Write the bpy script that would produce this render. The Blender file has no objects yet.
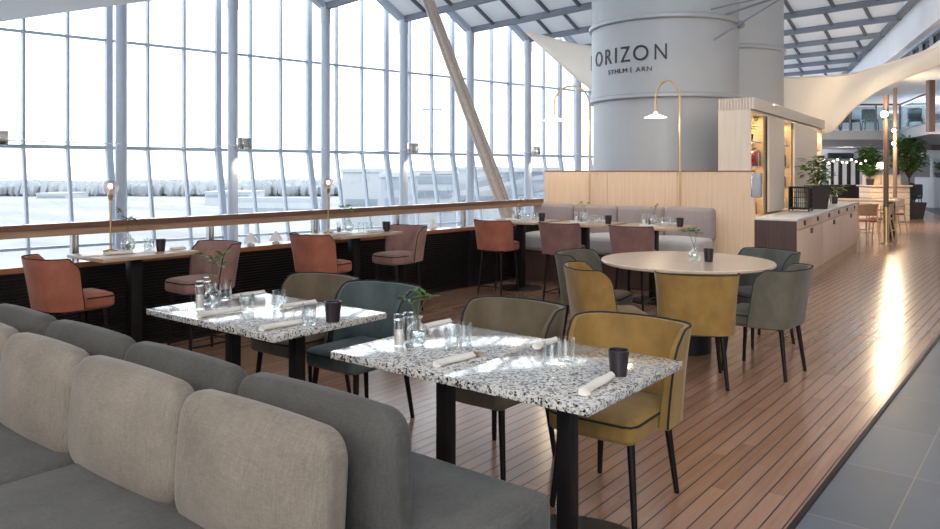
import bpy, bmesh, math, random
from mathutils import Vector, Matrix
random.seed(7)
PI = math.pi
SC = bpy.context.scene
COL = SC.collection

# ------------------------------------------------------------------ camera frame
TH = math.radians(38.2)
CT, ST = math.cos(TH), math.sin(TH)
F, CX, HY, EYE = 760.0, 470.0, 170.0, 1.5

def W(r, d, z=0.0):
    """r metres to the right of the viewpoint, d metres ahead of it -> world"""
    return Vector((CT*r - ST*d, ST*r + CT*d, z))

def on(px, py, z):
    """where the sight line of a picture point meets the level z"""
    d = (EYE - z)*F/(py - HY)
    return W((px-CX)/F*d, d, z)

def far(px, d, z=0.0):
    return W((px-CX)/F*d, d, z)

class Frame:
    def __init__(self, o, ang):
        self.o, self.a = Vector((o[0], o[1], 0)), ang
        self.ex = Vector((math.cos(ang), math.sin(ang), 0)); self.ey = Vector((-math.sin(ang), math.cos(ang), 0))
    def p(self, x, y, z=0.0):
        return self.o + self.ex*x + self.ey*y + Vector((0, 0, z))

# ------------------------------------------------------------------ mesh builder
class MB:
    def __init__(self):
        self.b = bmesh.new()
    def box(self, c, s, rot=0.0, bev=0.0, seg=2, M=None):
        v = bmesh.ops.create_cube(self.b, size=1.0)['verts']
        m = Matrix.Translation(Vector(c)) @ Matrix.Rotation(rot, 4, 'Z')
        if M is not None: m = Matrix.Translation(Vector(c)) @ M
        m = m @ Matrix.Diagonal((s[0], s[1], s[2], 1))
        bmesh.ops.transform(self.b, matrix=m, verts=v)
        if bev > 0:
            es = list({e for x in v for e in x.link_edges})
            bmesh.ops.bevel(self.b, geom=es, offset=bev, segments=seg, affect='EDGES', profile=0.5)
        return self
    def lbox(self, lo, hi, bev=0.0, seg=2):
        return self.box([(a+b)/2 for a, b in zip(lo, hi)], [b-a for a, b in zip(lo, hi)], 0, bev, seg)
    def rod(self, p0, p1, r0, r1=None, n=12, caps=True):
        p0, p1 = Vector(p0), Vector(p1); r1 = r0 if r1 is None else r1
        q = (p1-p0).to_track_quat('Z', 'Y')
        A, B = [], []
        for i in range(n):
            a = 2*PI*i/n
            o = Vector((math.cos(a), math.sin(a), 0))
            A.append(self.b.verts.new(p0 + q @ (o*r0))); B.append(self.b.verts.new(p1 + q @ (o*r1)))
        for i in range(n):
            j = (i+1) % n
            self.b.faces.new((A[i], A[j], B[j], B[i]))
        if caps:
            self.b.faces.new(A[::-1]); self.b.faces.new(B)
        return self
    def tube(self, pts, r, n=8, caps=True, closed=False):
        pts = [Vector(p) for p in pts]
        rr = r if isinstance(r, (list, tuple)) else [r]*len(pts)
        rings, up = [], None
        N = len(pts)
        for i, p in enumerate(pts):
            if closed: t = pts[(i+1) % N] - pts[i-1]
            else: t = pts[min(i+1, N-1)] - pts[max(i-1, 0)]
            if t.length < 1e-9: t = Vector((0, 0, 1))
            t.normalize()
            if up is None:
                up = Vector((0, 0, 1)) if abs(t.z) < 0.9 else Vector((1, 0, 0))
            up = (up - t*up.dot(t))
            if up.length < 1e-6: up = t.orthogonal()
            up.normalize(); s = t.cross(up)
            rings.append([self.b.verts.new(p + (up*math.cos(2*PI*k/n) + s*math.sin(2*PI*k/n))*rr[i]) for k in range(n)])
        for i in range(N if closed else N-1):
            a, c = rings[i], rings[(i+1) % N]
            for k in range(n):
                l = (k+1) % n
                self.b.faces.new((a[k], c[k], c[l], a[l]))
        if caps and not closed:
            self.b.faces.new(rings[0]); self.b.faces.new(rings[-1][::-1])
        return self
    def lathe(self, prof, c=(0, 0, 0), n=24):
        c = Vector(c); rings = []
        for r, z in prof:
            if r < 1e-6: rings.append([self.b.verts.new(c + Vector((0, 0, z)))])
            else: rings.append([self.b.verts.new(c + Vector((r*math.cos(2*PI*k/n), r*math.sin(2*PI*k/n), z))) for k in range(n)])
        for a, d in zip(rings, rings[1:]):
            for k in range(n):
                l = (k+1) % n
                if len(a) == 1 and len(d) == 1: continue
                if len(a) == 1: self.b.faces.new((a[0], d[l], d[k]))
                elif len(d) == 1: self.b.faces.new((a[k], a[l], d[0]))
                else: self.b.faces.new((a[k], a[l], d[l], d[k]))
        return self
    def prism(self, poly, z0, z1, fr=None):
        f = fr.p if fr else (lambda x, y, z: Vector((x, y, z)))
        A = [self.b.verts.new(f(x, y, z0)) for x, y in poly]; B = [self.b.verts.new(f(x, y, z1)) for x, y in poly]
        n = len(poly)
        self.b.faces.new(A[::-1]); self.b.faces.new(B)
        for i in range(n):
            j = (i+1) % n
            self.b.faces.new((A[i], A[j], B[j], B[i]))
        return self
    def slab(self, quad, t):
        """thick sheet under the polygon QUAD"""
        q = [Vector(p) for p in quad]
        n = (q[1]-q[0]).cross(q[2]-q[0]).normalized()
        A = [self.b.verts.new(p) for p in q]; B = [self.b.verts.new(p - n*t) for p in q]
        m = len(q)
        self.b.faces.new(A); self.b.faces.new(B[::-1])
        for i in range(m):
            j = (i+1) % m
            self.b.faces.new((A[j], A[i], B[i], B[j]))
        return self
    def beam(self, p0, p1, w, h):
        """rectangular bar, h upward"""
        p0, p1 = Vector(p0), Vector(p1)
        t = (p1-p0).normalized(); up = Vector((0, 0, 1))
        if abs(t.z) > .95: up = Vector((0, 1, 0))
        s = t.cross(up).normalized(); u = s.cross(t)
        A = [self.b.verts.new(p0 + s*a*w/2 + u*c*h/2) for a, c in ((-1, -1), (1, -1), (1, 1), (-1, 1))]
        B = [self.b.verts.new(p1 + s*a*w/2 + u*c*h/2) for a, c in ((-1, -1), (1, -1), (1, 1), (-1, 1))]
        self.b.faces.new(A[::-1]); self.b.faces.new(B)
        for i in range(4):
            j = (i+1) % 4
            self.b.faces.new((A[i], A[j], B[j], B[i]))
        return self
    def grid(self, fn, nu, nv):
        V = [[self.b.verts.new(fn(i/nu, j/nv)) for j in range(nv+1)] for i in range(nu+1)]
        for i in range(nu):
            for j in range(nv):
                self.b.faces.new((V[i][j], V[i+1][j], V[i+1][j+1], V[i][j+1]))
        return V
    def sphere(self, c, r, n=16, s=(1, 1, 1)):
        v = bmesh.ops.create_uvsphere(self.b, u_segments=n, v_segments=max(6, n//2), radius=r)['verts']
        bmesh.ops.transform(self.b, matrix=Matrix.Translation(Vector(c)) @ Matrix.Diagonal((*s, 1)), verts=v)
        return self
    _ico = {}
    def tuft(self, c, s, amp=.12):
        if not MB._ico:
            q = bmesh.new(); bmesh.ops.create_icosphere(q, subdivisions=1, radius=1); q.verts.index_update()
            MB._ico['v'] = [v.co.copy() for v in q.verts]; MB._ico['f'] = [[v.index for v in f.verts] for f in q.faces]; q.free()
        c = Vector(c); V = []
        for v in MB._ico['v']:
            k = 1 + random.uniform(-amp, amp)
            V.append(self.b.verts.new(c + Vector((v.x*s[0], v.y*s[1], v.z*s[2]))*k))
        for f in MB._ico['f']: self.b.faces.new([V[i] for i in f])
        return self
    def blob(self, c, r, amp=.25, s=(1, 1, 1), sub=2):
        v = bmesh.ops.create_icosphere(self.b, subdivisions=sub, radius=1)['verts']
        for x in v: x.co *= r*(1+random.uniform(-amp, amp))
        bmesh.ops.transform(self.b, matrix=Matrix.Translation(Vector(c)) @ Matrix.Diagonal((*s, 1)), verts=v)
        return self
    def cushion(self, c, half, rad, bulge=(0, 0, 0), M=None, seg=4, mid=5):
        """upholstered block: elliptical corner radii and swollen faces"""
        def ticks(h, r):
            a = [h - r + r*math.tan(math.radians(45*k/seg)) for k in range(seg+1)]
            m = [-(h-r) + 2*(h-r)*k/mid for k in range(1, mid)]
            return [-x for x in a[::-1]] + m + a
        T = [ticks(half[k], rad[k]) for k in range(3)]
        vm = {}
        def vert(p):
            key = tuple(round(x, 6) for x in p)
            if key in vm: return vm[key]
            q = []
            inner = [max(-(half[k]-rad[k]), min(half[k]-rad[k], p[k])) for k in range(3)]
            d = Vector([(p[k]-inner[k])/rad[k] for k in range(3)])
            if d.length > 1e-9: d.normalize()
            q = Vector([inner[k] + d[k]*rad[k] for k in range(3)])
            u = [max(-1, min(1, q[k]/half[k])) for k in range(3)]
            for k in range(3):
                o = [m for m in range(3) if m != k]
                q[k] += bulge[k]*u[k]*(1-u[o[0]]**2)*(1-u[o[1]]**2)
            if M is not None: q = M @ q
            vm[key] = self.b.verts.new(q + Vector(c))
            return vm[key]
        for k in range(3):
            o = [m for m in range(3) if m != k]
            for sgn in (-1, 1):
                for i in range(len(T[o[0]])-1):
                    for j in range(len(T[o[1]])-1):
                        f = []
                        for di, dj in ((0, 0), (1, 0), (1, 1), (0, 1)):
                            p = [0, 0, 0]; p[k] = sgn*half[k]; p[o[0]] = T[o[0]][i+di]; p[o[1]] = T[o[1]][j+dj]
                            f.append(vert(p))
                        if len(set(f)) == 4:
                            try: self.b.faces.new(f)
                            except ValueError: pass
        return self
    def build(self, name, mat, parent=None, angle=38, loc=None, rot=0.0):
        bmesh.ops.recalc_face_normals(self.b, faces=self.b.faces)
        me = bpy.data.meshes.new(name)
        self.b.to_mesh(me); self.b.free()
        for p in me.polygons: p.use_smooth = True
        me.set_sharp_from_angle(angle=math.radians(angle))
        if mat: me.materials.append(mat)
        o = bpy.data.objects.new(name, me); COL.objects.link(o)
        if parent: o.parent = parent
        if loc is not None: o.location = loc
        o.rotation_euler.z = rot
        return o

def tag(o, label=None, cat=None, group=None, kind=None):
    if label: o['label'] = label
    if cat: o['category'] = cat
    if group: o['group'] = group
    if kind: o['kind'] = kind
    return o
def thing(name, label, cat, loc=(0, 0, 0), rot=0.0, group=None):
    o = bpy.data.objects.new(name, None); COL.objects.link(o)
    o.empty_display_size = .1
    o.location = loc; o.rotation_euler.z = rot
    return tag(o, label, cat, group)
def struct(name, mb, mat, parent=None, **k):
    o = mb.build(name, mat, parent, **k)
    o['kind'] = 'structure'
    return o
def setting(name, loc=(0, 0, 0)):
    o = bpy.data.objects.new(name, None); COL.objects.link(o); o.location = loc
    o['kind'] = 'structure'
    return o

# ------------------------------------------------------------------ materials
class NT:
    def __init__(self, name):
        self.m = bpy.data.materials.new(name); self.m.use_nodes = True
        self.t = self.m.node_tree; self.N = self.t.nodes; self.L = self.t.links
        self.N.clear()
        self.out = self.N.new('ShaderNodeOutputMaterial')
    def n(self, typ, **k):
        x = self.N.new('ShaderNode'+typ)
        for a, b in k.items(): setattr(x, a, b)
        return x
    def s(self, sock, v):
        if isinstance(v, bpy.types.NodeSocket): self.L.new(v, sock)
        elif v is not None:
            if sock.type == 'RGBA' and len(v) == 3: v = (*v, 1)
            sock.default_value = v
    def math(self, op, a, b=None, c=None):
        x = self.n('Math', operation=op); self.s(x.inputs[0], a)
        if b is not None: self.s(x.inputs[1], b)
        if c is not None: self.s(x.inputs[2], c)
        return x.outputs[0]
    def obj(self): return self.n('TexCoord').outputs['Object']
    def mapv(self, v, scale=(1, 1, 1), loc=(0, 0, 0), rot=(0, 0, 0)):
        x = self.n('Mapping'); self.s(x.inputs[0], v); x.inputs['Scale'].default_value = scale; x.inputs['Location'].default_value = loc; x.inputs['Rotation'].default_value = rot
        return x.outputs[0]
    def noise(self, v, scale, detail=3, rough=.5):
        x = self.n('TexNoise'); self.s(x.inputs['Vector'], v); x.inputs['Scale'].default_value = scale; x.inputs['Detail'].default_value = detail; x.inputs['Roughness'].default_value = rough
        return x.outputs['Fac']
    def ramp(self, f, stops, interp='LINEAR'):
        x = self.n('ValToRGB'); self.s(x.inputs[0], f); e = x.color_ramp; e.interpolation = interp
        while len(e.elements) < len(stops): e.elements.new(.5)
        for el, (p, c) in zip(e.elements, stops): el.position = p; el.color = (*c, 1) if len(c) == 3 else c
        return x.outputs[0]
    def mix(self, f, a, b, mode='MIX'):
        x = self.n('Mix', data_type='RGBA', blend_type=mode)
        self.s(x.inputs[0], f); self.s(x.inputs[6], a); self.s(x.inputs[7], b)
        return x.outputs[2]
    def bump(self, h, st=.3, dist=.01):
        x = self.n('Bump'); self.s(x.inputs['Height'], h); x.inputs['Strength'].default_value = st; x.inputs['Distance'].default_value = dist
        return x.outputs[0]
    def pbr(self, col, rough=.5, metal=0.0, bump=None, spec=None, sheen=0.0, coat=0.0, crough=.1, emit=None, estr=0.0):
        b = self.n('BsdfPrincipled')
        self.s(b.inputs['Base Color'], col); self.s(b.inputs['Roughness'], rough); b.inputs['Metallic'].default_value = metal
        if bump is not None: self.L.new(bump, b.inputs['Normal'])
        if spec is not None: b.inputs['Specular IOR Level'].default_value = spec
        if sheen: b.inputs['Sheen Weight'].default_value = sheen; b.inputs['Sheen Roughness'].default_value = .4
        if coat: b.inputs['Coat Weight'].default_value = coat; b.inputs['Coat Roughness'].default_value = crough
        if emit is not None: self.s(b.inputs['Emission Color'], emit); b.inputs['Emission Strength'].default_value = estr
        self.L.new(b.outputs[0], self.out.inputs[0])
        return self.m

def lin(r, g, b):
    f = lambda c: (c/255/12.92) if c/255 <= .04045 else ((c/255+.055)/1.055)**2.4
    return (f(r), f(g), f(b))
def sc(c, k): return tuple(min(1, x*k) for x in c)

def plain(name, col, rough=.5, metal=0.0, var=.12, nscale=6, **k):
    t = NT(name); o = t.obj()
    c = t.mix(t.noise(o, nscale, 4), sc(col, 1-var), sc(col, 1+var))
    return t.pbr(c, rough, metal, **k)
def fabric(name, col, sheen=.3, weave=260, var=.20, rough=.9):
    t = NT(name); o = t.obj()
    big = t.noise(o, 5, 4)
    a = t.noise(t.mapv(o, (weave, 28, 28)), 1, 3, .6); b = t.noise(t.mapv(o, (28, weave, weave)), 1, 3, .6)
    w = t.math('MULTIPLY', t.math('ADD', a, b), .5)
    f = t.math('ADD', t.math('MULTIPLY', big, .35), t.math('MULTIPLY', w, .65))
    c = t.ramp(f, [(.3, sc(col, 1-var*2)), (.7, sc(col, 1+var*2))])
    return t.pbr(c, rough, 0, bump=t.bump(w, .25, .003), spec=.2, sheen=sheen)
def velvet(name, col, sheen=.18, var=.12):
    t = NT(name); o = t.obj()
    c = t.ramp(t.noise(t.mapv(o, (1, 1, .7)), 9, 5, .6), [(.3, sc(col, 1-var*1.6)), (.7, sc(col, 1+var*1.6))])
    return t.pbr(c, .75, 0, bump=t.bump(t.noise(o, 160, 2), .08, .002), spec=.25, sheen=sheen)
def wood(name, c0, c1, scale=(30, 30, 2), rough=.45, coat=0.0, spec=.4):
    t = NT(name); o = t.obj()
    g = t.noise(t.mapv(o, scale), 1, 5, .6)
    c = t.ramp(g, [(.3, c0), (.7, c1)])
    return t.pbr(c, rough, 0, bump=t.bump(g, .05, .002), spec=spec, coat=coat)
def clear(name, tint=(.97, .985, .985), gloss=.08, edge=.55, rough=.0, ior=1.45):
    t = NT(name)
    tr = t.n('BsdfTransparent'); t.s(tr.inputs[0], tint)
    gl = t.n('BsdfGlossy'); t.s(gl.inputs[0], (1, 1, 1)); gl.inputs['Roughness'].default_value = rough
    fr = t.n('Fresnel'); fr.inputs[0].default_value = ior
    f = t.math('MULTIPLY_ADD', fr.outputs[0], edge, gloss)
    mx = t.n('MixShader'); t.s(mx.inputs[0], f); t.L.new(tr.outputs[0], mx.inputs[1]); t.L.new(gl.outputs[0], mx.inputs[2])
    t.L.new(mx.outputs[0], t.out.inputs[0])
    return t.m
def glow(name, col, st):
    t = NT(name); e = t.n('Emission'); t.s(e.inputs[0], col); e.inputs[1].default_value = st
    t.L.new(e.outputs[0], t.out.inputs[0]); return t.m

def terrazzo():
    t = NT('terrazzo'); o = t.obj()
    def vor(scale, feat):
        x = t.n('TexVoronoi', feature=feat); t.s(x.inputs['Vector'], o); x.inputs['Scale'].default_value = scale
        return x
    a = vor(105, 'F1'); ed = vor(105, 'DISTANCE_TO_EDGE')
    sep = t.n('SeparateColor'); t.L.new(a.outputs['Color'], sep.inputs[0])
    chip = t.ramp(sep.outputs[0], [(0, (.015, .015, .02)), (.13, (.05, .06, .08)), (.20, (.20, .21, .23)), (.33, (.36, .31, .26)), (.38, (.44, .45, .46)), (.52, (.62, .62, .61))], 'CONSTANT')
    m = t.math('GREATER_THAN', ed.outputs['Distance'], .07)
    b = vor(240, 'F1'); sb = t.n('SeparateColor'); t.L.new(b.outputs['Color'], sb.inputs[0])
    small = t.ramp(sb.outputs[1], [(0, (.04, .04, .05)), (.12, (.25, .26, .27)), (.25, (.53, .525, .51))], 'CONSTANT')
    c = t.mix(m, small, chip)
    return t.pbr(c, .14, 0, spec=.8, coat=.6)
def plank_floor():
    t = NT('plank_floor'); o = t.obj()
    sx = t.n('SeparateXYZ'); t.L.new(o, sx.inputs[0])
    u = t.math('DIVIDE', sx.outputs[0], .0785)
    k = t.math('FLOOR', u); fr = t.math('FRACT', u)
    seam = t.math('LESS_THAN', fr, .085)
    wn = t.n('TexWhiteNoise', noise_dimensions='1D'); t.L.new(k, wn.inputs['W'])
    yy = t.math('ADD', t.math('DIVIDE', sx.outputs[1], 1.8), t.math('MULTIPLY', wn.outputs[0], 7.3))
    seg = t.math('FLOOR', yy)
    w2 = t.n('TexWhiteNoise', noise_dimensions='2D')
    cb = t.n('CombineXYZ'); t.L.new(k, cb.inputs[0]); t.L.new(seg, cb.inputs[1]); t.L.new(cb.outputs[0], w2.inputs['Vector'])
    endj = t.math('LESS_THAN', t.math('FRACT', yy), .0008)
    off = t.n('CombineXYZ'); t.L.new(sx.outputs[0], off.inputs[0]); t.L.new(sx.outputs[1], off.inputs[1]); t.s(off.inputs[2], t.math('MULTIPLY', w2.outputs[0], 40))
    g = t.noise(t.mapv(off.outputs[0], (38, 2.2, 1)), 1, 5, .6)
    g = t.ramp(g, [(.32, (0, 0, 0)), (.68, (1, 1, 1))])
    base = t.ramp(w2.outputs[0], [(0, (.255, .138, .088)), (.5, (.30, .168, .112)), (1, (.345, .20, .138))])
    base = t.mix(t.math('MULTIPLY', g, .34), base, (.40, .25, .175), 'MIX')
    dark = t.math('MAXIMUM', seam, endj)
    c = t.mix(dark, base, (.014, .008, .006))
    rg = t.math('ADD', t.math('MULTIPLY', g, .03), t.math('ADD', t.math('MULTIPLY', dark, .4), .22))
    h = t.math('SUBTRACT', 1.0, dark)
    return t.pbr(c, rg, 0, spec=.5, coat=.35, crough=.2)
def tile_floor():
    t = NT('slate_tile'); o = t.obj()
    sx = t.n('SeparateXYZ'); t.L.new(o, sx.inputs[0])
    fx = t.math('FRACT', t.math('DIVIDE', t.math('ADD', sx.outputs[0], .59), .73)); fy = t.math('FRACT', t.math('DIVIDE', t.math('ADD', sx.outputs[1], -4.26+7.3), .73))
    gx = t.math('LESS_THAN', t.math('MINIMUM', fx, fy), .008)
    kx = t.math('FLOOR', t.math('DIVIDE', t.math('ADD', sx.outputs[0], .59), .73)); ky = t.math('FLOOR', t.math('DIVIDE', t.math('ADD', sx.outputs[1], -4.26+7.3), .73))
    cb = t.n('CombineXYZ'); t.L.new(kx, cb.inputs[0]); t.L.new(ky, cb.inputs[1])
    wn = t.n('TexWhiteNoise', noise_dimensions='2D'); t.L.new(cb.outputs[0], wn.inputs['Vector'])
    nz = t.noise(o, 3.5, 6, .6)
    f = t.math('ADD', t.math('MULTIPLY', wn.outputs[0], .15), t.math('MULTIPLY', nz, .85))
    c = t.ramp(f, [(.2, (.070, .088, .115)), (.8, (.13, .155, .195))])
    c = t.mix(gx, c, (.23, .21, .19))
    return t.pbr(c, t.math('MULTIPLY_ADD', nz, .25, .28), 0, bump=t.bump(t.math('SUBTRACT', t.math('MULTIPLY', t.noise(o, 40, 4), .15), gx), .2, .004), spec=.5)
def apron_mat():
    t = NT('snowy_apron'); o = t.obj()
    a = t.noise(t.mapv(o, (.004, .03, 1), rot=(0, 0, FAC)), 1, 4, .6); b = t.noise(o, .02, 3)
    f = t.math('ADD', t.math('MULTIPLY', a, .75), t.math('MULTIPLY', b, .25))
    return t.pbr(t.ramp(f, [(.38, (.15, .16, .175)), (.5, (.20, .21, .22)), (.62, (.235, .245, .255))]), .9)
FAC = math.radians(-38)
# ------------------------------------------------------------------ palette
M = {}
M['planks'] = plank_floor(); M['tile'] = tile_floor(); M['terrazzo'] = terrazzo()
M['steel'] = plain('painted_steel', lin(185, 193, 206), .4, .1, .05)
M['mull'] = plain('mullion_steel', lin(178, 188, 202), .4, .1, .05)
M['slab'] = plain('grey_slab_edge', lin(158, 161, 167), .7)
M['beam'] = plain('roof_beam', lin(98, 103, 115), .5, .1, .06)
M['black'] = plain('black_metal', (.009, .008, .009), .45, .0, .2, spec=.25)
M['leg'] = plain('dark_lacquered_wood', (.010, .007, .007), .45, 0, .3, spec=.2)
M['louver'] = plain('dark_louver', (.012, .010, .011), .5, 0, .2, spec=.3)
M['railwood'] = wood('rail_wood', (.115, .052, .032), (.18, .088, .056), (60, 2, 60), .3, .3)
M['railside'] = wood('rail_side_wood', (.27, .16, .10), (.40, .26, .18), (60, 2, 60), .25, .3)
M['ledge'] = wood('ledge_wood', (.22, .085, .04), (.33, .14, .07), (60, 2, 60), .3, .3)
M['oak'] = wood('pale_oak', (.60, .42, .28), (.70, .52, .37), (40, 40, 1.5), .5)
M['oakpink'] = wood('rosy_oak', (.62, .43, .32), (.70, .51, .39), (40, 40, 1.5), .5)
M['oaktop'] = wood('oak_tabletop', (.50, .40, .32), (.60, .49, .40), (3, 45, 45), .22, .2)
M['tabwood'] = wood('bar_table_wood', (.36, .25, .17), (.47, .34, .24), (45, 3, 45), .3, .2)
M['plinthwood'] = wood('plinth_wood', (.42, .28, .14), (.52, .36, .20), (3, 3, 40), .5)
M['tower'] = plain('grey_tower_paint', lin(150, 153, 158), .45, .1, .04, 2)
M['ring'] = plain('ring_metal', lin(150, 153, 160), .4, .3, .05)
M['ink'] = plain('lettering', (.012, .012, .018), .5, 0, .05)
M['brass'] = plain('brass', (.52, .36, .18), .3, .9, .1)
M['chrome'] = plain('brushed_steel', (.62, .62, .62), .22, 1.0, .05)
M['white'] = plain('white_paint', (.80, .80, .80), .5, 0, .03)
M['fascia'] = plain('white_fascia', (.74, .77, .82), .6, 0, .05, 1.2)
M['sail'] = fabric('sail_canvas', (.78, .68, .56), .1, 90, .04)
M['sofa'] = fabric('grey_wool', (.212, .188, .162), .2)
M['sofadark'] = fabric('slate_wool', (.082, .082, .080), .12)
M['sofaseat'] = fabric('shaded_seat_wool', (.108, .110, .110), .12)  # near sofa wool darkened, the seats' shade put into its colour
M['bench'] = fabric('mauve_grey_wool', (.30, .245, .235), .2, 260, .10)
M['benchseat'] = fabric('pale_grey_wool', (.46, .44, .44), .2, 260, .08)
M['yellow'] = velvet('mustard_velvet', (.235, .142, .042))
M['khaki'] = velvet('khaki_velvet', (.115, .092, .062))
M['teal'] = velvet('blue_green_velvet', (.068, .092, .098))
M['olive'] = velvet('grey_green_velvet', (.102, .095, .074))
M['pine'] = velvet('deep_green_velvet', (.076, .084, .074))
M['terra'] = velvet('terracotta_velvet', (.33, .115, .075))
M['rose'] = velvet('dusty_rose_velvet', (.27, .155, .135))
M['mauve'] = velvet('mauve_velvet', (.20, .105, .098))
M['piping'] = plain('dark_piping', (.006, .006, .007), .8, 0, .1)
M['linen'] = fabric('white_linen', (.66, .645, .62), .1, 500, .05)
M['glass'] = clear('drinking_glass', (.96, .975, .975), .05, .45)
M['lampglass'] = clear('globe_glass', (.96, .86, .83), .06, .35)
M['water'] = clear('water', (.93, .96, .97), .03, .6, 0, 1.33)
M['pane'] = clear('window_pane', (.97, .985, .99), .01, .5)
M['roofglass'] = clear('tinted_roof_glass', (.50, .51, .53), .02, .3, .2)
def two_way(name, c0, c1, fac, sc_=1.5):
    t = NT(name); o = t.obj()
    c = t.mix(t.noise(o, sc_, 3), c0, c1)
    df = t.n('BsdfDiffuse'); t.L.new(c, df.inputs[0]); tl = t.n('BsdfTranslucent'); t.L.new(c, tl.inputs[0])
    mx = t.n('MixShader'); mx.inputs[0].default_value = fac; t.L.new(df.outputs[0], mx.inputs[1]); t.L.new(tl.outputs[0], mx.inputs[2])
    t.L.new(mx.outputs[0], t.out.inputs[0]); return t.m
M['roofpanel'] = two_way('milky_roof_panel', (.70, .715, .74), (.75, .76, .775), .45)
M['palecanvas'] = two_way('pale_canvas', (.86, .86, .87), (.90, .90, .90), .35)
M['balglass'] = clear('balustrade_glass', (.80, .88, .90), .04, .8)
M['darkglass'] = plain('dark_window_glass', (.03, .04, .055), .08, 0, .1, spec=.7)
M['cup'] = plain('dark_ceramic', (.022, .017, .022), .35, 0, .2)
M['salt'] = plain('salt_grains', (.78, .74, .70), .9, 0, .05)
M['pepper'] = plain('peppercorns', (.05, .04, .035), .9, 0, .5, 400)
M['leaf'] = plain('green_leaf', (.055, .15, .022), .45, 0, .5, 30)
M['leafdark'] = plain('dark_leaf', (.065, .15, .032), .4, 0, .5, 20)
M['stem'] = plain('plant_stem', (.10, .12, .03), .6, 0, .2)
M['bark'] = plain('bark', (.09, .055, .03), .8, 0, .3, 40)
M['soil'] = plain('soil', (.03, .02, .014), .95, 0, .4, 60)
M['flower'] = plain('dry_flower', (.42, .27, .10), .8, 0, .3, 60)
M['bulb'] = glow('warm_bulb', (1, .80, .55), 9)
M['opal'] = glow('lit_opal_glass', (1, .90, .74), 1.6)
M['disc'] = glow('lit_lamp_disc', (1, .84, .62), 4)
M['backlit'] = glow('backlit_shelf_panel', (1, .80, .56), .9)
M['ledstrip'] = glow('warm_led', (1, .80, .56), 12)
M['darkwood'] = wood('wenge_panel', (.060, .036, .032), (.095, .058, .050), (40, 40, 2), .4)
M['creamwood'] = wood('cream_panel', (.58, .48, .38), (.66, .56, .46), (40, 40, 1.5), .5)
M['cream'] = plain('cream_slats', (.62, .53, .45), .6, 0, .04)
M['apron'] = apron_mat()
M['hazetrees'] = plain('haze_toned_trees', (.235, .255, .28), .9, 0, .2, .05)  # distance haze put into the tree colour as a pale grey-blue
M['farlight'] = plain('hazed_pale_cladding', (.32, .34, .365), .8, 0, .05)  # light grey cladding and window bands, with distance haze put into their colours
M['fardark'] = plain('hazed_grey_cladding', (.245, .27, .305), .8, 0, .05)
M['farglass'] = plain('hazed_window_band', (.17, .20, .24), .6, 0, .05)
M['stone'] = plain('worktop_stone', (.62, .60, .58), .25, 0, .06, 60)
M['leather'] = plain('leather_tab', (.10, .045, .022), .6, 0, .2)
M['pot'] = plain('dark_planter', (.030, .022, .020), .55, 0, .15)
M['wicker'] = wood('pale_chair_wood', (.42, .28, .17), (.55, .38, .24), (20, 20, 20), .5)
M['polewood'] = wood('pole_wood', (.10, .065, .045), (.16, .105, .075), (60, 60, 2), .4)
M['strut'] = wood('strut_finish', (.24, .19, .16), (.36, .30, .26), (40, 40, 1), .3)

def seam_wall(name, c0, c1):
    return wood(name, c0, c1, (14, 14, 1.2), .55)
M['warmwall'] = plain('warm_plaster', (.50, .46, .42), .7, 0, .05)

# ------------------------------------------------------------------ floors
fl = MB()
edge = [(-.91, -7), (-.91, 12), (-1.0, 15), (-1.35, 18.5), (-2.2, 24), (-3.27, 29), (-5.45, 38), (-9, 47)]
left = [(-10.5, 47), (-7.6, 23), (-6.10, 10.2), (-6.05, 9.6), (-6.30, 0), (-6.48, -7)]
fl.prism([(x, y) for x, y in edge] + left, -.35, 0)
struct('floor', fl, M['planks'])
ft = MB()
ft.prism([(x+.0, y) for x, y in edge[::-1]] + [(16, -7), (22, 47)], -.35, -.004)
struct('floor_walkway', ft, M['tile'])
tr = MB()
tr.prism([(-.925, -7), (-.90, -7), (-.90, 12), (-.925, 12)], -.02, .003)
struct('trim_1', tr, M['louver'])

# ------------------------------------------------------------------ glazed facade
D0 = 16.0
fo = W(-.668*D0, .744*D0); fe = W(.744, .668)
FF = Frame(fo, math.atan2(-fe.x, fe.y))
SK = lambda k: 4.97 + 2.35*k
ZC, RISE = 5.43, 1.5
KMIN, KMAX = -5, 12
LEAN = .20
def gx(z): return -.78 + (LEAN*(1.95-z) if z < 1.95 else 0)
def bar(mb, s0, z0, s1, z1, w, dpt):
    mb.beam(FF.p(gx(z0), s0, z0), FF.p(gx(z1), s1, z1), w, dpt)
for k in range(KMIN, KMAX):
    s0, s1 = SK(k), SK(k+1)
    top = lambda s: ZC + .35 + RISE*(s1-s)/(s1-s0)
    m = MB()
    for j in range(3):
        s = s0 + (s1-s0)*j/3
        w = .13 if j == 0 else .05
        zt = top(s)
        m.beam(FF.p(gx(1.95), s, 1.95), FF.p(gx(1.95), s, zt), .10, w)
        m.beam(FF.p(gx(-3.4), s, -3.4), FF.p(gx(1.95), s, 1.95), .10, w)
    for z, h in ((4.19, .05), (1.96, .075), (.0, .05), (-1.9, .05)):
        m.beam(FF.p(gx(z), s0, z), FF.p(gx(z), s1, z), .09, h)
    m.beam(FF.p(-.02, s0, ZC+RISE), FF.p(-.02, s1, ZC), .20, .15)
    wn = struct('window_%d' % (k-KMIN+1), m, M['mull'])
    g = MB()
    x = gx(3)
    P = [FF.p(x, s0, 1.95), FF.p(x, s1, 1.95), FF.p(x, s1, ZC+.35), FF.p(x, s0, ZC+.35+RISE)]
    g.slab(P, .012)
    g.slab([FF.p(gx(-3.4), s0, -3.4), FF.p(gx(-3.4), s1, -3.4), FF.p(x, s1, 1.95), FF.p(x, s0, 1.95)], .012)
    struct('pane', g, M['pane'], wn)
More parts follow.
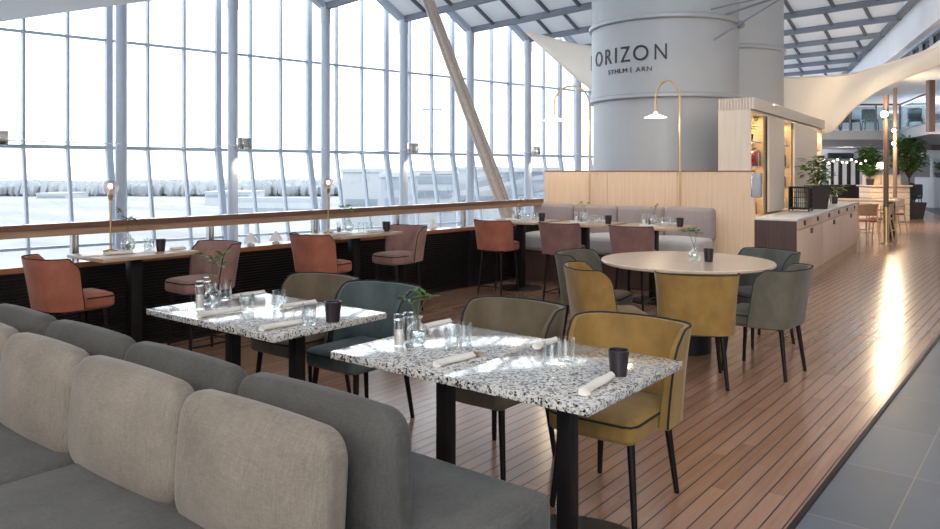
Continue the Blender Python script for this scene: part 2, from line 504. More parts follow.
# slender columns in front of the glass
for k in range(KMIN+1, KMAX):
    s = SK(k)
    c = MB(); c.rod(FF.p(0, s, -5.1), FF.p(0, s, ZC+.05), .112, n=18)
    c.rod(FF.p(0, s, ZC-.36), FF.p(0, s, ZC), .128, n=18)
    o = struct('pillar', c, M['steel'])
    if k % 2:
        b = MB(); b.box(FF.p(.10, s+.24, 2.08), (.22, .22, .26), FF.a, .015); b.box(FF.p(.10, s+.05, 2.08), (.30, .10, .26), FF.a, .01)
        f = b.build('column_floodlight', M['chrome'])
        tag(f, {1: 'grey floodlight box on the second full column from the left', 3: 'grey floodlight box on the column left of the slanted strut', 5: 'grey floodlight box on the column right of the slanted strut', -1: 'grey floodlight box on the window column cut by the left picture edge'}.get(k, 'grey floodlight box on a window column hidden from view'), 'floodlight', 'floodlights on the window columns')
        if k in (-3, 7, 9, 11): bpy.data.objects.remove(f)
        else:
            r = MB(); r.rod(FF.p(.12, s-2.3, 1.86), FF.p(.12, s, 2.04), .012, n=6); r.rod(FF.p(.12, s, 2.04), FF.p(.12, s+2.3, 2.02), .012, n=6)
            struct('trim_%d' % (k+10), r, M['white'])
            L = bpy.data.lights.new('column_light', 'SPOT'); L.energy = 30; L.color = (1, .84, .66); L.spot_size = 1.1; L.spot_blend = .7; L.shadow_soft_size = .05
            lo = bpy.data.objects.new('column_light', L); COL.objects.link(lo); lo.location = FF.p(.34, s+.1, 1.92); lo.rotation_euler = (0, .45, FF.a)
# ------------------------------------------------------------------ sawtooth roof
def wall_u(s):
    """where the beam from facade place s meets the upper-floor wall on the right"""
    # r = 10.5+.3727*(d-17.9);  r=-.668*D0+.744 s+.668 u ; d=.744*D0+.668 s-.744 u
    a = -.668*D0 + .744*s; b = .744*D0 + .668*s
    return max(.4, (10.5 + .3727*(b-17.9) - a)/(.668 + .3727*.744))
rb, rg, rr = MB(), MB(), MB()
for k in range(KMIN, KMAX+1):
    s = SK(k); u = wall_u(s)
    rb.beam(FF.p(-.1, s, ZC+.02), FF.p(u, s, ZC+.02), .11, .15)
    if k > KMIN:
        sp = SK(k-1); up = wall_u(sp)
        um = max(u, up)
        q = [FF.p(-.1, s, ZC+.08), FF.p(u+1.5, s, ZC+.08), FF.p(up+1.5, sp, ZC+RISE), FF.p(-.1, sp, ZC+RISE)]
        rg.slab(q, .02)
        rr.slab([FF.p(-.1, sp, ZC+.1), FF.p(up+1.5, sp, ZC+.1), FF.p(up+1.5, sp, ZC+RISE), FF.p(-.1, sp, ZC+RISE)], .012)
        x = -.05
        while x < min(u, up):
            rb.beam(FF.p(x, s, ZC+.05), FF.p(x, sp, ZC+RISE-.04), .07, .09)
            x += 1.02
        rb.beam(FF.p(-.3, sp, ZC+RISE), FF.p(up, sp, ZC+RISE), .08, .08)
struct('ceiling', rb, M['beam'])
struct('roof_panel', rg, M['roofpanel'], bpy.data.objects['ceiling'])
struct('roof_light_pane', rr, M['pane'], bpy.data.objects['ceiling'])
# lower hall behind the parapet, side and back walls
lf = MB(); lf.prism([(-1, SK(KMIN)), (16, SK(KMIN)), (16, 26), (-1, 26)], -3.7, -3.5, FF)
struct('floor_lower', lf, M['tile'])
wb = MB(); a, b = FF.p(-.5, SK(KMIN)-.12), FF.p(17.5, SK(KMIN)-.12)
wb.beam((a.x, a.y, 1.9), (b.x, b.y, 1.9), .2, 10.8)
struct('wall_back', wb, M['warmwall'])

# ------------------------------------------------------------------ right side: upper storey, balcony, shop fronts
def rl(d): return 10.5 + .3727*(d-17.9)
def RW(d, z, o=0.0):
    # o metres out from the right wall towards the hall
    return W(rl(d)-o*.937, d+o*.349, z)
fs = MB()
fs.slab([RW(-8, 4.62), RW(40, 4.62), RW(40, 7.2), RW(-8, 7.2)], -.25)
fs.slab([RW(-8, 5.42, .05), RW(40, 5.42, .05), RW(40, 5.52, .05), RW(-8, 5.52, .05)], -.3)
struct('wall_right', fs, M['fascia'])
rt = MB(); rt.beam(RW(-8, 5.47, .06), RW(40, 5.47, .06), .12, .14); struct('trim_2', rt, M['beam'])
dd = MB(); dd.slab([RW(25, .02, -5.1), RW(39, .02, -5.1), RW(39, 1.95, -5.1), RW(25, 1.95, -5.1)], -.1); struct('window_33', dd, M['darkglass'])  # dark sheet added on the inner wall to darken this stretch
ww = MB(); gg = MB()
gg.slab([RW(-8, 4.0, -.25), RW(40, 4.0, -.25), RW(40, 4.62, -.25), RW(-8, 4.62, -.25)], -.03)
d = -8
while d < 40:
    ww.beam(RW(d, 4.0, -.2), RW(d, 4.62, -.2), .07, .07); d += 1.1
ww.beam(RW(-8, 4.05, -.2), RW(40, 4.05, -.2), .12, .10); ww.beam(RW(-8, 4.58, -.2), RW(40, 4.58, -.2), .10, .10)
wo = struct('window_30', ww, M['mull']); struct('pane', gg, M['darkglass'], wo)
lw = MB()
lw.slab([RW(-8, 0, -5.2), RW(40, 0, -5.2), RW(40, 4.0, -5.2), RW(-8, 4.0, -5.2)], -.2)
lw.slab([RW(-8, 3.97, -5.2), RW(40, 3.97, -5.2), RW(40, 3.97, .0), RW(-8, 3.97, .0)], -.2)
struct('wall_right_inner', lw, M['fascia'])
# mezzanine with its glass balustrade
mz = MB()
poly = [far(815, 25), far(900, 25), far(931, 21), far(965, 21), far(960, 37), far(800, 37)]
mz.prism([(p.x, p.y) for p in poly], 2.50, 2.80)
struct('floor_mezzanine', mz, M['slab'])
ew = MB(); a, b = far(690, 37.5), far(1000, 37.5)
ew.beam((a.x, a.y, 3.2), (b.x, b.y, 3.2), .3, 7.0)
struct('wall_end', ew, M['fascia'])
bl = thing('glass_balustrade', 'clear glass balustrade with dark handrail along the mezzanine at the far right', 'balustrade', far(900, 25, 2.8))
def loc_in(o, p): return Vector(p) - o.location
bp = [far(822, 25.1, 2.8), far(850, 25.1, 2.8), far(876, 25.1, 2.8), far(900, 25.1, 2.8), far(930, 21.1, 2.8)]
for i, (p, q) in enumerate(zip(bp, bp[1:])):
    g = MB(); g.slab([loc_in(bl, p + Vector((0, 0, .05))), loc_in(bl, q + Vector((0, 0, .05))), loc_in(bl, q + Vector((0, 0, .78))), loc_in(bl, p + Vector((0, 0, .78)))], .015)
    g.build('glass_panel', M['balglass'], bl)
for p in bp:
    g = MB(); g.rod(loc_in(bl, p), loc_in(bl, p + Vector((0, 0, .84))), .03, n=8); g.build('post', M['beam'], bl)
g = MB(); g.tube([loc_in(bl, p + Vector((0, 0, .86))) for p in bp], .03); g.build('handrail', M['polewood'], bl)
pp = MB(); a = far(930.5, 20.9)
pp.box((a.x, a.y, 3.35), (.16, .16, 1.6), TH); struct('pillar', pp, M['darkwood'])

# shop front under the mezzanine
sf = MB(); a, b = far(824, 36.8), far(868, 36.8)
sf.beam((a.x, a.y, .95), (b.x, b.y, .95), .3, 1.9); struct('window_31', sf, M['darkglass'])
for i, px in enumerate((828.5, 836, 844.5, 853, 862)):
    c = MB(); a = far(px, 36.5); c.box((a.x, a.y, 1.02), (.16, .12, 1.75), TH); struct('trim_%d' % (40+i), c, M['white'])
sg = MB(); a, b = far(828, 36.6), far(853, 36.6); sg.beam((a.x, a.y, 2.18), (b.x, b.y, 2.18), .12, .28)
struct('window_32', sg, M['darkglass'])
for i, (p0, p1, d, h, m) in enumerate(((822, 862, 33, .86, 'darkwood'),)):
    a, b = far(p0, d), far(p1, d)
    q = MB(); q.beam((a.x, a.y, h/2), (b.x, b.y, h/2), .5, h)
    t = q.build('serving_counter', M[m]); tag(t, 'dark low counter in front of the far shop front', 'counter')

# ------------------------------------------------------------------ sails
def cr(P, t):
    n = len(P)-1; x = min(max(t, 0), 1)*n; i = min(int(x), n-1); f = x-i
    p = [Vector(P[max(0, min(n, i+k))]) for k in (-1, 0, 1, 2)]
    return .5*((2*p[1]) + (p[2]-p[0])*f + (2*p[0]-5*p[1]+4*p[2]-p[3])*f*f + (3*p[1]-p[0]-3*p[2]+p[3])*f**3)
def sky(px, py, d): return far(px, d, EYE + (HY-py)/F*d)
def canvas(name):
    t = NT(name); o = t.obj()
    c = t.mix(t.noise(o, 1.5, 3), (.86, .79, .70), (.90, .84, .76))
    df = t.n('BsdfDiffuse'); t.L.new(c, df.inputs[0]); tl = t.n('BsdfTranslucent'); t.L.new(c, tl.inputs[0])
    mx = t.n('MixShader'); mx.inputs[0].default_value = .45; t.L.new(df.outputs[0], mx.inputs[1]); t.L.new(tl.outputs[0], mx.inputs[2])
    t.L.new(mx.outputs[0], t.out.inputs[0]); return t.m
M['sail'] = canvas('sail_canvas')
def sail(name, top, bot, sag, label):
    T = [sky(*p) for p in top]; B = [sky(*p) for p in bot]
    m = MB()
    def fn(u, v):
        p = cr(T, u).lerp(cr(B, u), v)
        return p + W(-.3, .9)*sag*math.sin(PI*v)*math.sin(PI*u)
    m.grid(fn, 28, 10)
    o = m.build(name, M['sail'], None, 60)
    tag(o, label, 'sail')
    for nm, P in (('hem', T), ('hem', B)):
        h = MB(); h.tube([cr(P, i/30) for i in range(31)], .018, 6); h.build(nm, M['sail'], o)
    return o
sail('shade_sail', [(765, 78, 17.4), (810, 77, 16.0), (850, 74, 14.6), (900, 60, 12.4), (940, 45, 10.8), (1000, 18, 9)],
     [(768, 108, 16.6), (800, 121, 15.6), (826, 134, 14.6), (852, 110, 13.9), (884, 87, 12.6), (940, 64, 10.9), (1000, 40, 9.2)], .25,
     'large cream shade sail stretched above the lit shelf cabinet to the right')
sail('shade_sail', [(526, 31, 19.6), (558, 40, 19), (595, 47, 18.2), (665, 50, 17.4)],
     [(526.5, 33, 19.6), (556, 60, 19), (592, 90, 18.2), (665, 140, 17.4)], .35,
     'cream triangular shade sail with its point beside the window columns, left of the tower')
tl = MB()
E = [far(-140, 12.6, 3.6), on(0, 22, 3.6), on(160, 0, 3.6), far(330, 8.6, 3.6)]
Bk = [W(-9.5, 3.2, 3.9), W(-7, 3.4, 3.95), W(-3.5, 3.2, 3.95), W(-.5, 3.0, 3.9)]
tl.grid(lambda u, v: cr(E, u).lerp(cr(Bk, u), v), 14, 8)
o = tl.build('shade_sail', M['palecanvas'], None, 60)
tag(o, 'pale sail canopy cut by the top left corner of the picture', 'sail')

# ------------------------------------------------------------------ outside
ap = MB(); ap.prism([(-3, -300), (-3, 900), (-1600, 900), (-1600, -300)], -18.4, -18, FF)
struct('ground_apron', ap, M['apron'])
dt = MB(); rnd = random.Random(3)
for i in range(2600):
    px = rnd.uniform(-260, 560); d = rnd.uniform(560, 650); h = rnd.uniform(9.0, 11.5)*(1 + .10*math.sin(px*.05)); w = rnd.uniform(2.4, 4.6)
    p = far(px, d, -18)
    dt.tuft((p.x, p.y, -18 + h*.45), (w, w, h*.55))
o = dt.build('distant_trees', M['hazetrees']); tag(o, 'hazy grey belt of trees on the horizon beyond the apron', 'trees', kind='stuff')
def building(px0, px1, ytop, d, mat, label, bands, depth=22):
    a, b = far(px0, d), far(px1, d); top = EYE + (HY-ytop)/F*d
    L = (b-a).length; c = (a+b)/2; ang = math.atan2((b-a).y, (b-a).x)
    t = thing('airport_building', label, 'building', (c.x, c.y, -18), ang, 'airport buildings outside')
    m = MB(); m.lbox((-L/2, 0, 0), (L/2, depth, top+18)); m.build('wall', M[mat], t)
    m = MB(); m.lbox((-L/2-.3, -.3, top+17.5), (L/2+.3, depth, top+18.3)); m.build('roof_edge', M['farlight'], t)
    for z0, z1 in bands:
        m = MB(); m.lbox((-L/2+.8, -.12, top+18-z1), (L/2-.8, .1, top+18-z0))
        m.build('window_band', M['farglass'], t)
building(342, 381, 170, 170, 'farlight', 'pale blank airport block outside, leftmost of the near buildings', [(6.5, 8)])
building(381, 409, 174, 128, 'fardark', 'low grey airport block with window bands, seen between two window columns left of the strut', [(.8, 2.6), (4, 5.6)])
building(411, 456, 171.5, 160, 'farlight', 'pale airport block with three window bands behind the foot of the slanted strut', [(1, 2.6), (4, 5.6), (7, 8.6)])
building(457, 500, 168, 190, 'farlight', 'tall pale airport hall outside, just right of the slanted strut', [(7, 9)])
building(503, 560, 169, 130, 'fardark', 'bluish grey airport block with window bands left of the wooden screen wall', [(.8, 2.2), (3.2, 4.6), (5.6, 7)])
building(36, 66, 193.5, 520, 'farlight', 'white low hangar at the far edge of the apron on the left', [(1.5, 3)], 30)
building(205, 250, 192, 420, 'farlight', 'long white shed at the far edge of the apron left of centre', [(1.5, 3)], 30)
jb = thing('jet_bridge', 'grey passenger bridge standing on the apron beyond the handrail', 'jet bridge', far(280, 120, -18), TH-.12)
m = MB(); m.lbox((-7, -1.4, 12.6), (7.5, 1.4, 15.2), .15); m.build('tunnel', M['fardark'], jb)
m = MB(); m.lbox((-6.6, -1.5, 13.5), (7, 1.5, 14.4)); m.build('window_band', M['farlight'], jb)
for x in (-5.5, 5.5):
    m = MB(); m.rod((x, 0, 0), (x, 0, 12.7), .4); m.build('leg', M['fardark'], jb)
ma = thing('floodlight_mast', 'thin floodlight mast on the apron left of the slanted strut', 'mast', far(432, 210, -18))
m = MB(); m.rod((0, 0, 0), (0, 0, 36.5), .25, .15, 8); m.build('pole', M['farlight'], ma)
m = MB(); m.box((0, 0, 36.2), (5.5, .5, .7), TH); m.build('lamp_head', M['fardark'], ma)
# ------------------------------------------------------------------ parapet and handrail on the window side
PF = Frame((-6.165, 2.25), -math.atan(.15/5.54))
pw = MB()
pw.prism([(-.14, -6), (-.03, -6), (-.03, 7.05), (-.14, 7.05)], -3.5, .735, PF)
par = struct('wall_parapet', pw, M['louver'])
lv = MB()
z = .05
while z < .70:
    a, b = PF.p(-.018, -6, z), PF.p(-.018, 7.05, z)
    t = (b-a).normalized()
    lv.beam(a, b, .020, .012); z += .0262
struct('louvers', lv, M['louver'], par)
lv = MB(); y = -5.4
while y < 7.0:
    a = PF.p(-.010, y, .365); lv.box(a, (.035, .05, .73), PF.a); y += 1.2
struct('stiles', lv, M['louver'], par)
lg = MB(); lg.beam(PF.p(-.07, -6, .752), PF.p(-.07, 7.05, .752), .20, .042); struct('ledge', lg, M['ledge'], par)
hr = thing('handrail', 'long brown wooden handrail on steel posts running along the window side', 'handrail', PF.p(-.08, 2, .773))
def L(o, p): return Vector(p) - o.location
g = MB(); g.beam(L(hr, PF.p(-.08, -6, 1.062)), L(hr, PF.p(-.08, 7.10, 1.062)), .125, .045); g.build('cap_rail', M['railwood'], hr)
g = MB(); g.beam(L(hr, PF.p(-.08, -6, 1.012)), L(hr, PF.p(-.08, 7.10, 1.012)), .10, .055); g.build('lower_rail', M['railside'], hr)
for i in range(9):
    y = -3.04 + 1.2*i
    g = MB()
    for o in (-.018, .018): g.box(L(hr, PF.p(-.08, y+o, .88)), (.05, .014, .215), PF.a)
    g.box(L(hr, PF.p(-.08, y, .90)), (.02, .03, .17), PF.a)
    g.build('post', M['chrome'], hr)
# slanted strut
st = MB()
p0, p1 = sky(508, 216, 12.6), sky(423, -14, 16.2)
dv = (p1-p0).normalized(); p0 = p0 - dv*((p0.z+3.5)/dv.z)
st.rod(p0, p1, .07, .07, 20)
for a in (-.125, .125):
    s_ = dv.cross(Vector((ST, -CT, 0))).normalized()
    st.rod(p0 + s_*a*.62, p1 + s_*a*.62,   .042, .042, 12)
o = st.build('slanted_strut', M['strut']); tag(o, 'long brown slanted roof strut crossing the window wall', 'strut')
# white lamp cones on the ledge
for px, lab in ((250.5, 'white cone lamp on the ledge, left of a close pair'), (276, 'white cone lamp on the ledge, right one of a close pair'), (433, 'white cone lamp standing alone on the ledge, far from the pair')):
    d = .70*F/((245 if px < 300 else 232) - HY)
    rho = (px-CX)/F
    # meet the ledge line
    best = min((i*.01 for i in range(0, 800)), key=lambda y: abs((lambda q: (CT*q.x+ST*q.y)/(-ST*q.x+CT*q.y))(PF.p(-.10, y)) - rho))
    t = thing('cone_lamp', lab, 'lamp', PF.p(-.10, best, .773), 0, 'cone lamps on the ledge')
    m = MB(); m.lathe([(0, 0), (.035, 0), (.035, .01), (.012, .015), (.012, .04), (0, .04)], n=16); m.build('base', M['white'], t)
    m = MB(); m.lathe([(.07, .025), (.055, .055), (.02, .10), (.006, .12), (0, .121)], n=20); m.build('lamp_shade', M['white'], t)

# ------------------------------------------------------------------ tower
R1, R2 = 1.27, 1.245
def tower(name, c, label, zr, z1=7.4):
    t = thing(name, label, 'tower', (c.x, c.y, 0))
    m = MB(); m.lathe([(R2, 0), (R2, zr[0]), (R1, zr[0]), (R1, z1), (0, z1)], n=72); m.build('shell', M['tower'], t)
    for z in zr:
        m = MB(); m.lathe([(R2-.01, z-.05), (R1+.035, z-.045), (R1+.05, z-.03), (R1+.05, z+.02), (R1+.035, z+.035), (R1-.01, z+.04)], n=72); m.build('ring', M['ring'], t)
    return t
c1, c2 = W(3.46, 13.58), W(5.21, 15.94)
t1 = tower('round_tower', c1, 'wide grey round tower with the HORIZON lettering above the wooden screen wall', (2.73, 4.02))
t2 = tower('round_tower', c2, 'plain grey round tower half hidden behind the lettered tower', (2.0, 3.90))
view = (Vector((0, 0, 0)) - c1); view.z = 0; view.normalize(); vright = Vector((-view.y, view.x, 0))
def glyphs(txt, width, cap, arc, zb, parent, name='lettering'):
    cu = bpy.data.curves.new('t', 'FONT'); cu.body = txt; cu.extrude = .02; cu.space_character = 1.12
    o = bpy.data.objects.new('t', cu); COL.objects.link(o)
    bpy.context.view_layer.update()
    me = bpy.data.meshes.new_from_object(o.evaluated_get(bpy.context.evaluated_depsgraph_get()))
    bpy.data.objects.remove(o)
    xs = [v.co.x for v in me.vertices]; ys = [v.co.y for v in me.vertices]
    x0, x1, y0, y1 = min(xs), max(xs), min(ys), max(ys)
    bm = bmesh.new(); bm.from_mesh(me)
    es = [e for e in bm.edges if e.calc_length() > .06]
    bmesh.ops.subdivide_edges(bm, edges=es, cuts=2)
    bmesh.ops.triangulate(bm, faces=bm.faces)
    for v in bm.verts:
        a = arc + ((v.co.x-x0)/(x1-x0) - .5)*width
        z = zb + (v.co.y-y0)/(y1-y0)*cap
        rr = R1 + .004 + (.008 if v.co.z > 0 else 0)
        ph = a/R1
        v.co = (view*math.cos(ph) + vright*math.sin(ph))*rr + Vector((0, 0, z))
    m = bpy.data.meshes.new(name); bm.to_mesh(m); bm.free(); m.materials.append(M['ink'])
    q = bpy.data.objects.new(name, m); COL.objects.link(q); q.parent = parent
    return q
for ch, w, a in (('N', .195, -.045), ('O', .26, -.37), ('Z', .18, -.645), ('I', .035, -.835), ('R', .165, -1.01), ('O', .26, -1.31), ('H', .13, -1.87)):
    glyphs(ch, w, .255, a, 3.30, t1)
glyphs('ARN', .27, .075, -.32, 3.12, t1); glyphs('|', .012, .095, -.54, 3.11, t1); glyphs('STHLM', .40, .075, -.81, 3.12, t1)
# stay cables from the ring
for i, (z0, q, lab) in enumerate(((4.12, sky(790, -8, 12.2), 'thin steel stay cable fixed to the lettered tower, topmost of three'),
                          (4.06, sky(790, -7, 12.2), 'thick steel stay cable fixed to the lettered tower, middle of three'),
                          (3.62, sky(788, -6, 12.1), 'steel stay cable fixed lowest on the lettered tower, bottom of three'))):
    ph = (.62, .86, .66)[i]
    p = c1 + (view*math.cos(ph) + vright*math.sin(ph))*(R1+.02) + Vector((0, 0, z0))
    m = MB(); m.rod(p, q, (.012, .02, .016)[i], n=8)
    o = m.build('stay_cable', M['beam']); tag(o, lab, 'cable', 'stay cables at the tower')
m = MB(); ph = 1.25; p = c1 + (view*math.cos(ph) + vright*math.sin(ph))*(R1+.06) + Vector((0, 0, 3.96))
m.sphere(p, .07, 12); m.rod(p - view*.05, p + view*.06, .05, n=12)
o = m.build('cable_shackle', M['beam'], t1); o.matrix_parent_inverse = Matrix.Translation(-c1)

# ------------------------------------------------------------------ screen wall, cabinet, counter
BA = math.radians(4.8)
BF = Frame(W(3.61, 9.64), BA)
sw = thing('screen_wall', 'pale oak screen wall behind the long bench, below the grey tower', 'screen wall', BF.p(-1.5, 0), BA)
for i in range(3):
    m = MB(); m.lbox((-1.5+i*1.0+.002, 0, 0), (-.5+i*1.0-.002, .06, 1.475)); m.build('oak_panel', M['oak'], sw)
m = MB(); m.lbox((-1.5, -.004, 1.475), (1.5, .064, 1.492)); m.build('cap_strip', M['ledge'], sw)
def scaled(mb): return mb
cab = thing('shelf_cabinet', 'tall cream cabinet with sliding slatted panels and warm lit shelves', 'cabinet', BF.p(-.065, 0), BA)
CL, CH = 5.65, 2.28
m = MB(); m.lbox((-.41, 0.07, 0), (-.0, .11, CH)); m.build('side_panel', M['creamwood'], cab)
m = MB(); m.lbox((-.41, CL-.04, 0), (0, CL, CH)); m.build('side_panel', M['creamwood'], cab)
m = MB(); m.lbox((-.41, .11, 0), (-.39, CL-.04, CH)); m.build('back_panel', M['creamwood'], cab)
m = MB(); m.lbox((-.41, .11, CH-.04), (0, CL-.04, CH)); m.build('top_panel', M['creamwood'], cab)
m = MB(); m.lbox((-.40, .08, CH), (.03, CL+.02, CH+.145))
y = .07
while y < CL:
    m.rod((.035, y+.02, CH), (.035, y+.02, CH+.15), .018, n=8); y += .042
x = -.40
while x < .03:
    m.rod((x+.01, .075, CH), (x+.01, .075, CH+.15), .016, n=8); x += .038
m.build('fluted_cornice', M['cream'], cab)
m = MB(); m.lbox((-.39, .11, .86), (0, CL-.04, .90)); m.build('shelf', M['creamwood'], cab)
bays = [(.11, .80), (1.98, 2.72), (4.86, 5.6)]
for y0, y1 in bays:
    for z in (1.22, 1.53, 1.86):
        m = MB(); m.lbox((-.385, y0, z), (-.03, y1, z+.022)); m.build('shelf', M['creamwood'], cab)
    for z in (1.20, 1.51, 1.84, 2.22):
        m = MB(); m.lbox((-.373, y0+.03, z), (-.36, y1-.03, z+.014)); m.build('light_strip', M['ledstrip'], cab)
for y0, y1 in bays:
    m = MB(); m.lbox((-.388, y0+.01, .92), (-.378, y1-.01, 2.22)); m.build('backlight_panel', M['backlit'], cab)
for ya_, yb_ in ((.805, .955), (1.955, 1.985), (2.715, 2.77), (4.83, 4.865)):
    m = MB(); m.lbox((-.38, ya_, .9), (-.005, yb_, CH-.04)); m.build('upright', M['plinthwood'], cab)
for y0, y1 in ((.95, 1.96), (2.76, 3.80), (3.82, 4.84)):
    m = MB(); m.lbox((.012, y0, .92), (.03, y1, 2.24))
    y = y0+.012
    while y < y1:
        m.lbox((.03, y, .92), (.042, y+.020, 2.24)); y += .034
    m.build('sliding_panel', M['cream'], cab)
for y0, y1 in bays:
    Ld = bpy.data.lights.new('shelf_light', 'AREA'); Ld.energy = 5; Ld.color = (1, .76, .5); Ld.shape = 'RECTANGLE'; Ld.size = .3; Ld.size_y = y1-y0-.1
    lo = bpy.data.objects.new('shelf_light', Ld); COL.objects.link(lo); lo.location = BF.p(-.265, (y0+y1)/2, 2.21); lo.rotation_euler = (0, 0, BA)
for y0, y1 in bays:
    for z in (1.15, 1.46, 1.78):
        Ld = bpy.data.lights.new('shelf_light', 'POINT'); Ld.energy = 2.2; Ld.color = (1, .76, .5); Ld.shadow_soft_size = .04
        lo = bpy.data.objects.new('shelf_light', Ld); COL.objects.link(lo); lo.location = BF.p(-.165, (y0+y1)/2, z)
# bottles and books on the cabinet shelves
rs = random.Random(5)
COLS = [('green glass', (.02, .10, .03)), ('amber glass', (.30, .12, .02)), ('dark red glass', (.10, .012, .015)), ('clear glass', (.55, .5, .42)), ('brown glass', (.12, .06, .02))]
for nm, c in COLS: M[nm] = plain(nm.replace(' ', '_'), c, .12, 0, .1, spec=.6)
SHN = {0: 'lowest', 1: 'second', 2: 'third', 3: 'top'}
BAYN = ['nearest', 'middle', 'farthest']
def bottle(c, h, r, mat, label):
    t = thing('bottle', label, 'bottle', c, 0, 'bottles on the lit cabinet shelves')
    m = MB(); m.lathe([(0, 0), (r, 0), (r, h*.58), (r*.8, h*.68), (r*.34, h*.76), (r*.32, h*.94), (0, h*.94)], n=14); m.build('glass_body', M[mat], t)
    m = MB(); m.lathe([(0, h*.92), (r*.42, h*.92), (r*.42, h), (0, h)], n=12); m.build('stopper', M['black'], t)
ORD = ['first', 'second', 'third', 'fourth', 'fifth']
for bi, (y0, y1) in enumerate(bays):
    for si, z in enumerate((.90, 1.242, 1.552, 1.882)):
        n = (4, 3, 2)[bi]
        if bi == 0 and si in (2, 3): continue
        for j in range(n):
            y = y0 + .09 + (y1-y0-.18)*j/(n-1) + rs.uniform(-.02, .02)
            nm = COLS[rs.randrange(5)][0]
            bottle(BF.p(-.165, y, z), rs.uniform(.21, .28), rs.uniform(.032, .042), nm, '%s bottle, %s along the %s shelf of the %s lit bay' % (nm, ORD[j], SHN[si], BAYN[bi]))
def leafy(m, base, h, n, ls, spread, seed, stems=None, droop=.2):
    r = random.Random(seed)
    for i in range(n):
        a = r.uniform(0, 2*PI); f = r.uniform(.25, 1)
        tip = Vector(base) + Vector((math.cos(a)*spread*f*r.uniform(.3, 1), math.sin(a)*spread*f*r.uniform(.3, 1), h*f))
        if stems is not None and i % 3 == 0:
            mid = Vector(base).lerp(tip, .5) + Vector((0, 0, h*.12)); stems.tube([base, mid, tip], max(.002, ls*.03), 5)
        d = Vector((math.cos(a), math.sin(a), r.uniform(-droop, .6))).normalized()
        s = d.cross(Vector((0, 0, 1))).normalized(); u = s.cross(d)
        l = ls*r.uniform(.7, 1.2); w = l*.42
        pts = [tip, tip + d*l*.35 + s*w*.5 + u*l*.05, tip + d*l*.75 + s*w*.38 + u*l*.02, tip + d*l - u*l*.08, tip + d*l*.75 - s*w*.38 + u*l*.02, tip + d*l*.35 - s*w*.5 + u*l*.05, tip + d*l*.5 - u*l*.03]
        V = [m.b.verts.new(p) for p in pts]
        for q in ((0, 1, 6), (1, 2, 6), (2, 3, 6), (3, 4, 6), (4, 5, 6), (5, 0, 6)): m.b.faces.new([V[k] for k in q])
def crown(m, c, rad, n, ls, seed, stems, root):
    r = random.Random(seed)
    for i in range(n):
        d = Vector((r.gauss(0, 1), r.gauss(0, 1), r.gauss(0, 1))).normalized()
        q = Vector(c) + Vector((d.x*rad[0], d.y*rad[0], d.z*rad[1]))*(r.uniform(.25, 1)**.5)
        if i % 7 == 0: stems.tube([root, Vector(root).lerp(q, .55) + Vector((0, 0, rad[1]*.15)), q], [ls*.05, ls*.035, ls*.02], 5)
        leafy(m, q - Vector((0, 0, ls*.3)), ls*.3, 2, ls, ls*.3, r.randrange(10**6), None, .5)
def plant(name, label, loc, pot, h, n, ls, spread, seed, mat='leaf', group=None, trunk=None, ball=None):
    """pot: (top radius, bottom radius, height, sides) or None"""
    t = thing(name, label, 'plant', loc, TH, group)
    zb = 0
    if pot:
        rt, rb_, ph, sides = pot
        m = MB()
        if sides == 4:
            k = math.sqrt(2)
            m.lathe([(0, 0), (rb_*k, 0), (rt*k, ph), (rt*k*.88, ph), (rt*k*.85, ph*.88), (0, ph*.88)], n=4)
            bmesh.ops.rotate(m.b, verts=m.b.verts, cent=(0, 0, 0), matrix=Matrix.Rotation(PI/4, 3, 'Z'))
        else: m.lathe([(0, 0), (rb_, 0), (rt, ph), (rt*.88, ph), (rt*.85, ph*.88), (0, ph*.88)], n=24)
        m.build('planter', M['pot'], t)
        m = MB(); m.lathe([(0, ph*.89), (rt*.84, ph*.885)], n=16); m.build('soil', M['soil'], t)
        zb = ph*.88
    f, s = MB(), MB()
    if trunk:
        s.tube([(0, 0, zb), (.02*trunk, .01, zb+trunk*.5), (-.01, .02, zb+trunk)], [.035*trunk, .028*trunk, .022*trunk], 8)
        zb += trunk*.8
    if ball: crown(f, (0, 0, zb + ball[2]), ball, n, ls, seed, s, (0, 0, zb - (trunk or 0)*.1))
    else: leafy(f, (0, 0, zb), h, n, ls, spread, seed, s)
    s.build('stems', M['bark'] if trunk else M['stem'], t); f.build('foliage', M[mat], t, 80)
    return t
plant('potted_plant', 'small green plant on the top shelf of the nearest lit cabinet bay', BF.p(-.165, .40, 1.882), (.06, .045, .09, 20), .24, 70, .09, .10, 11)
plant('potted_plant', 'small trailing plant on the third shelf of the nearest lit cabinet bay', BF.p(-.155, .26, 1.552), (.055, .04, .08, 20), .18, 50, .08, .10, 12)
for j in range(5):
    m = MB(); hgt = (.20, .22, .18, .21, .19)[j]
    m.lbox((-.09, -.013, 0), (.09, .013, hgt), .003)
    o = m.build('book', M[('dark red glass', 'darkwood', 'cream', 'amber glass', 'black')[j]], None, loc=BF.p(-.175, .52+j*.045, 1.552), rot=BA)
    tag(o, ('dark red', 'dark brown', 'cream', 'amber', 'black')[j] + ' upright book on the third shelf of the nearest lit cabinet bay', 'book', 'books on the lit cabinet shelf')
# dispenser
t = thing('wall_dispenser', 'white wall box fixed to the end of the oak screen wall beside the counter', 'dispenser', BF.p(.02, .02, 1.15), BA)
m = MB(); m.lbox((-.045, -.06, 0), (.06, .06, .31), .012); m.build('housing', M['slab'], t)
m = MB(); m.lbox((-.055, -.055, .01), (-.046, .05, .30), .004); m.build('back_plate', M['chrome'], t)
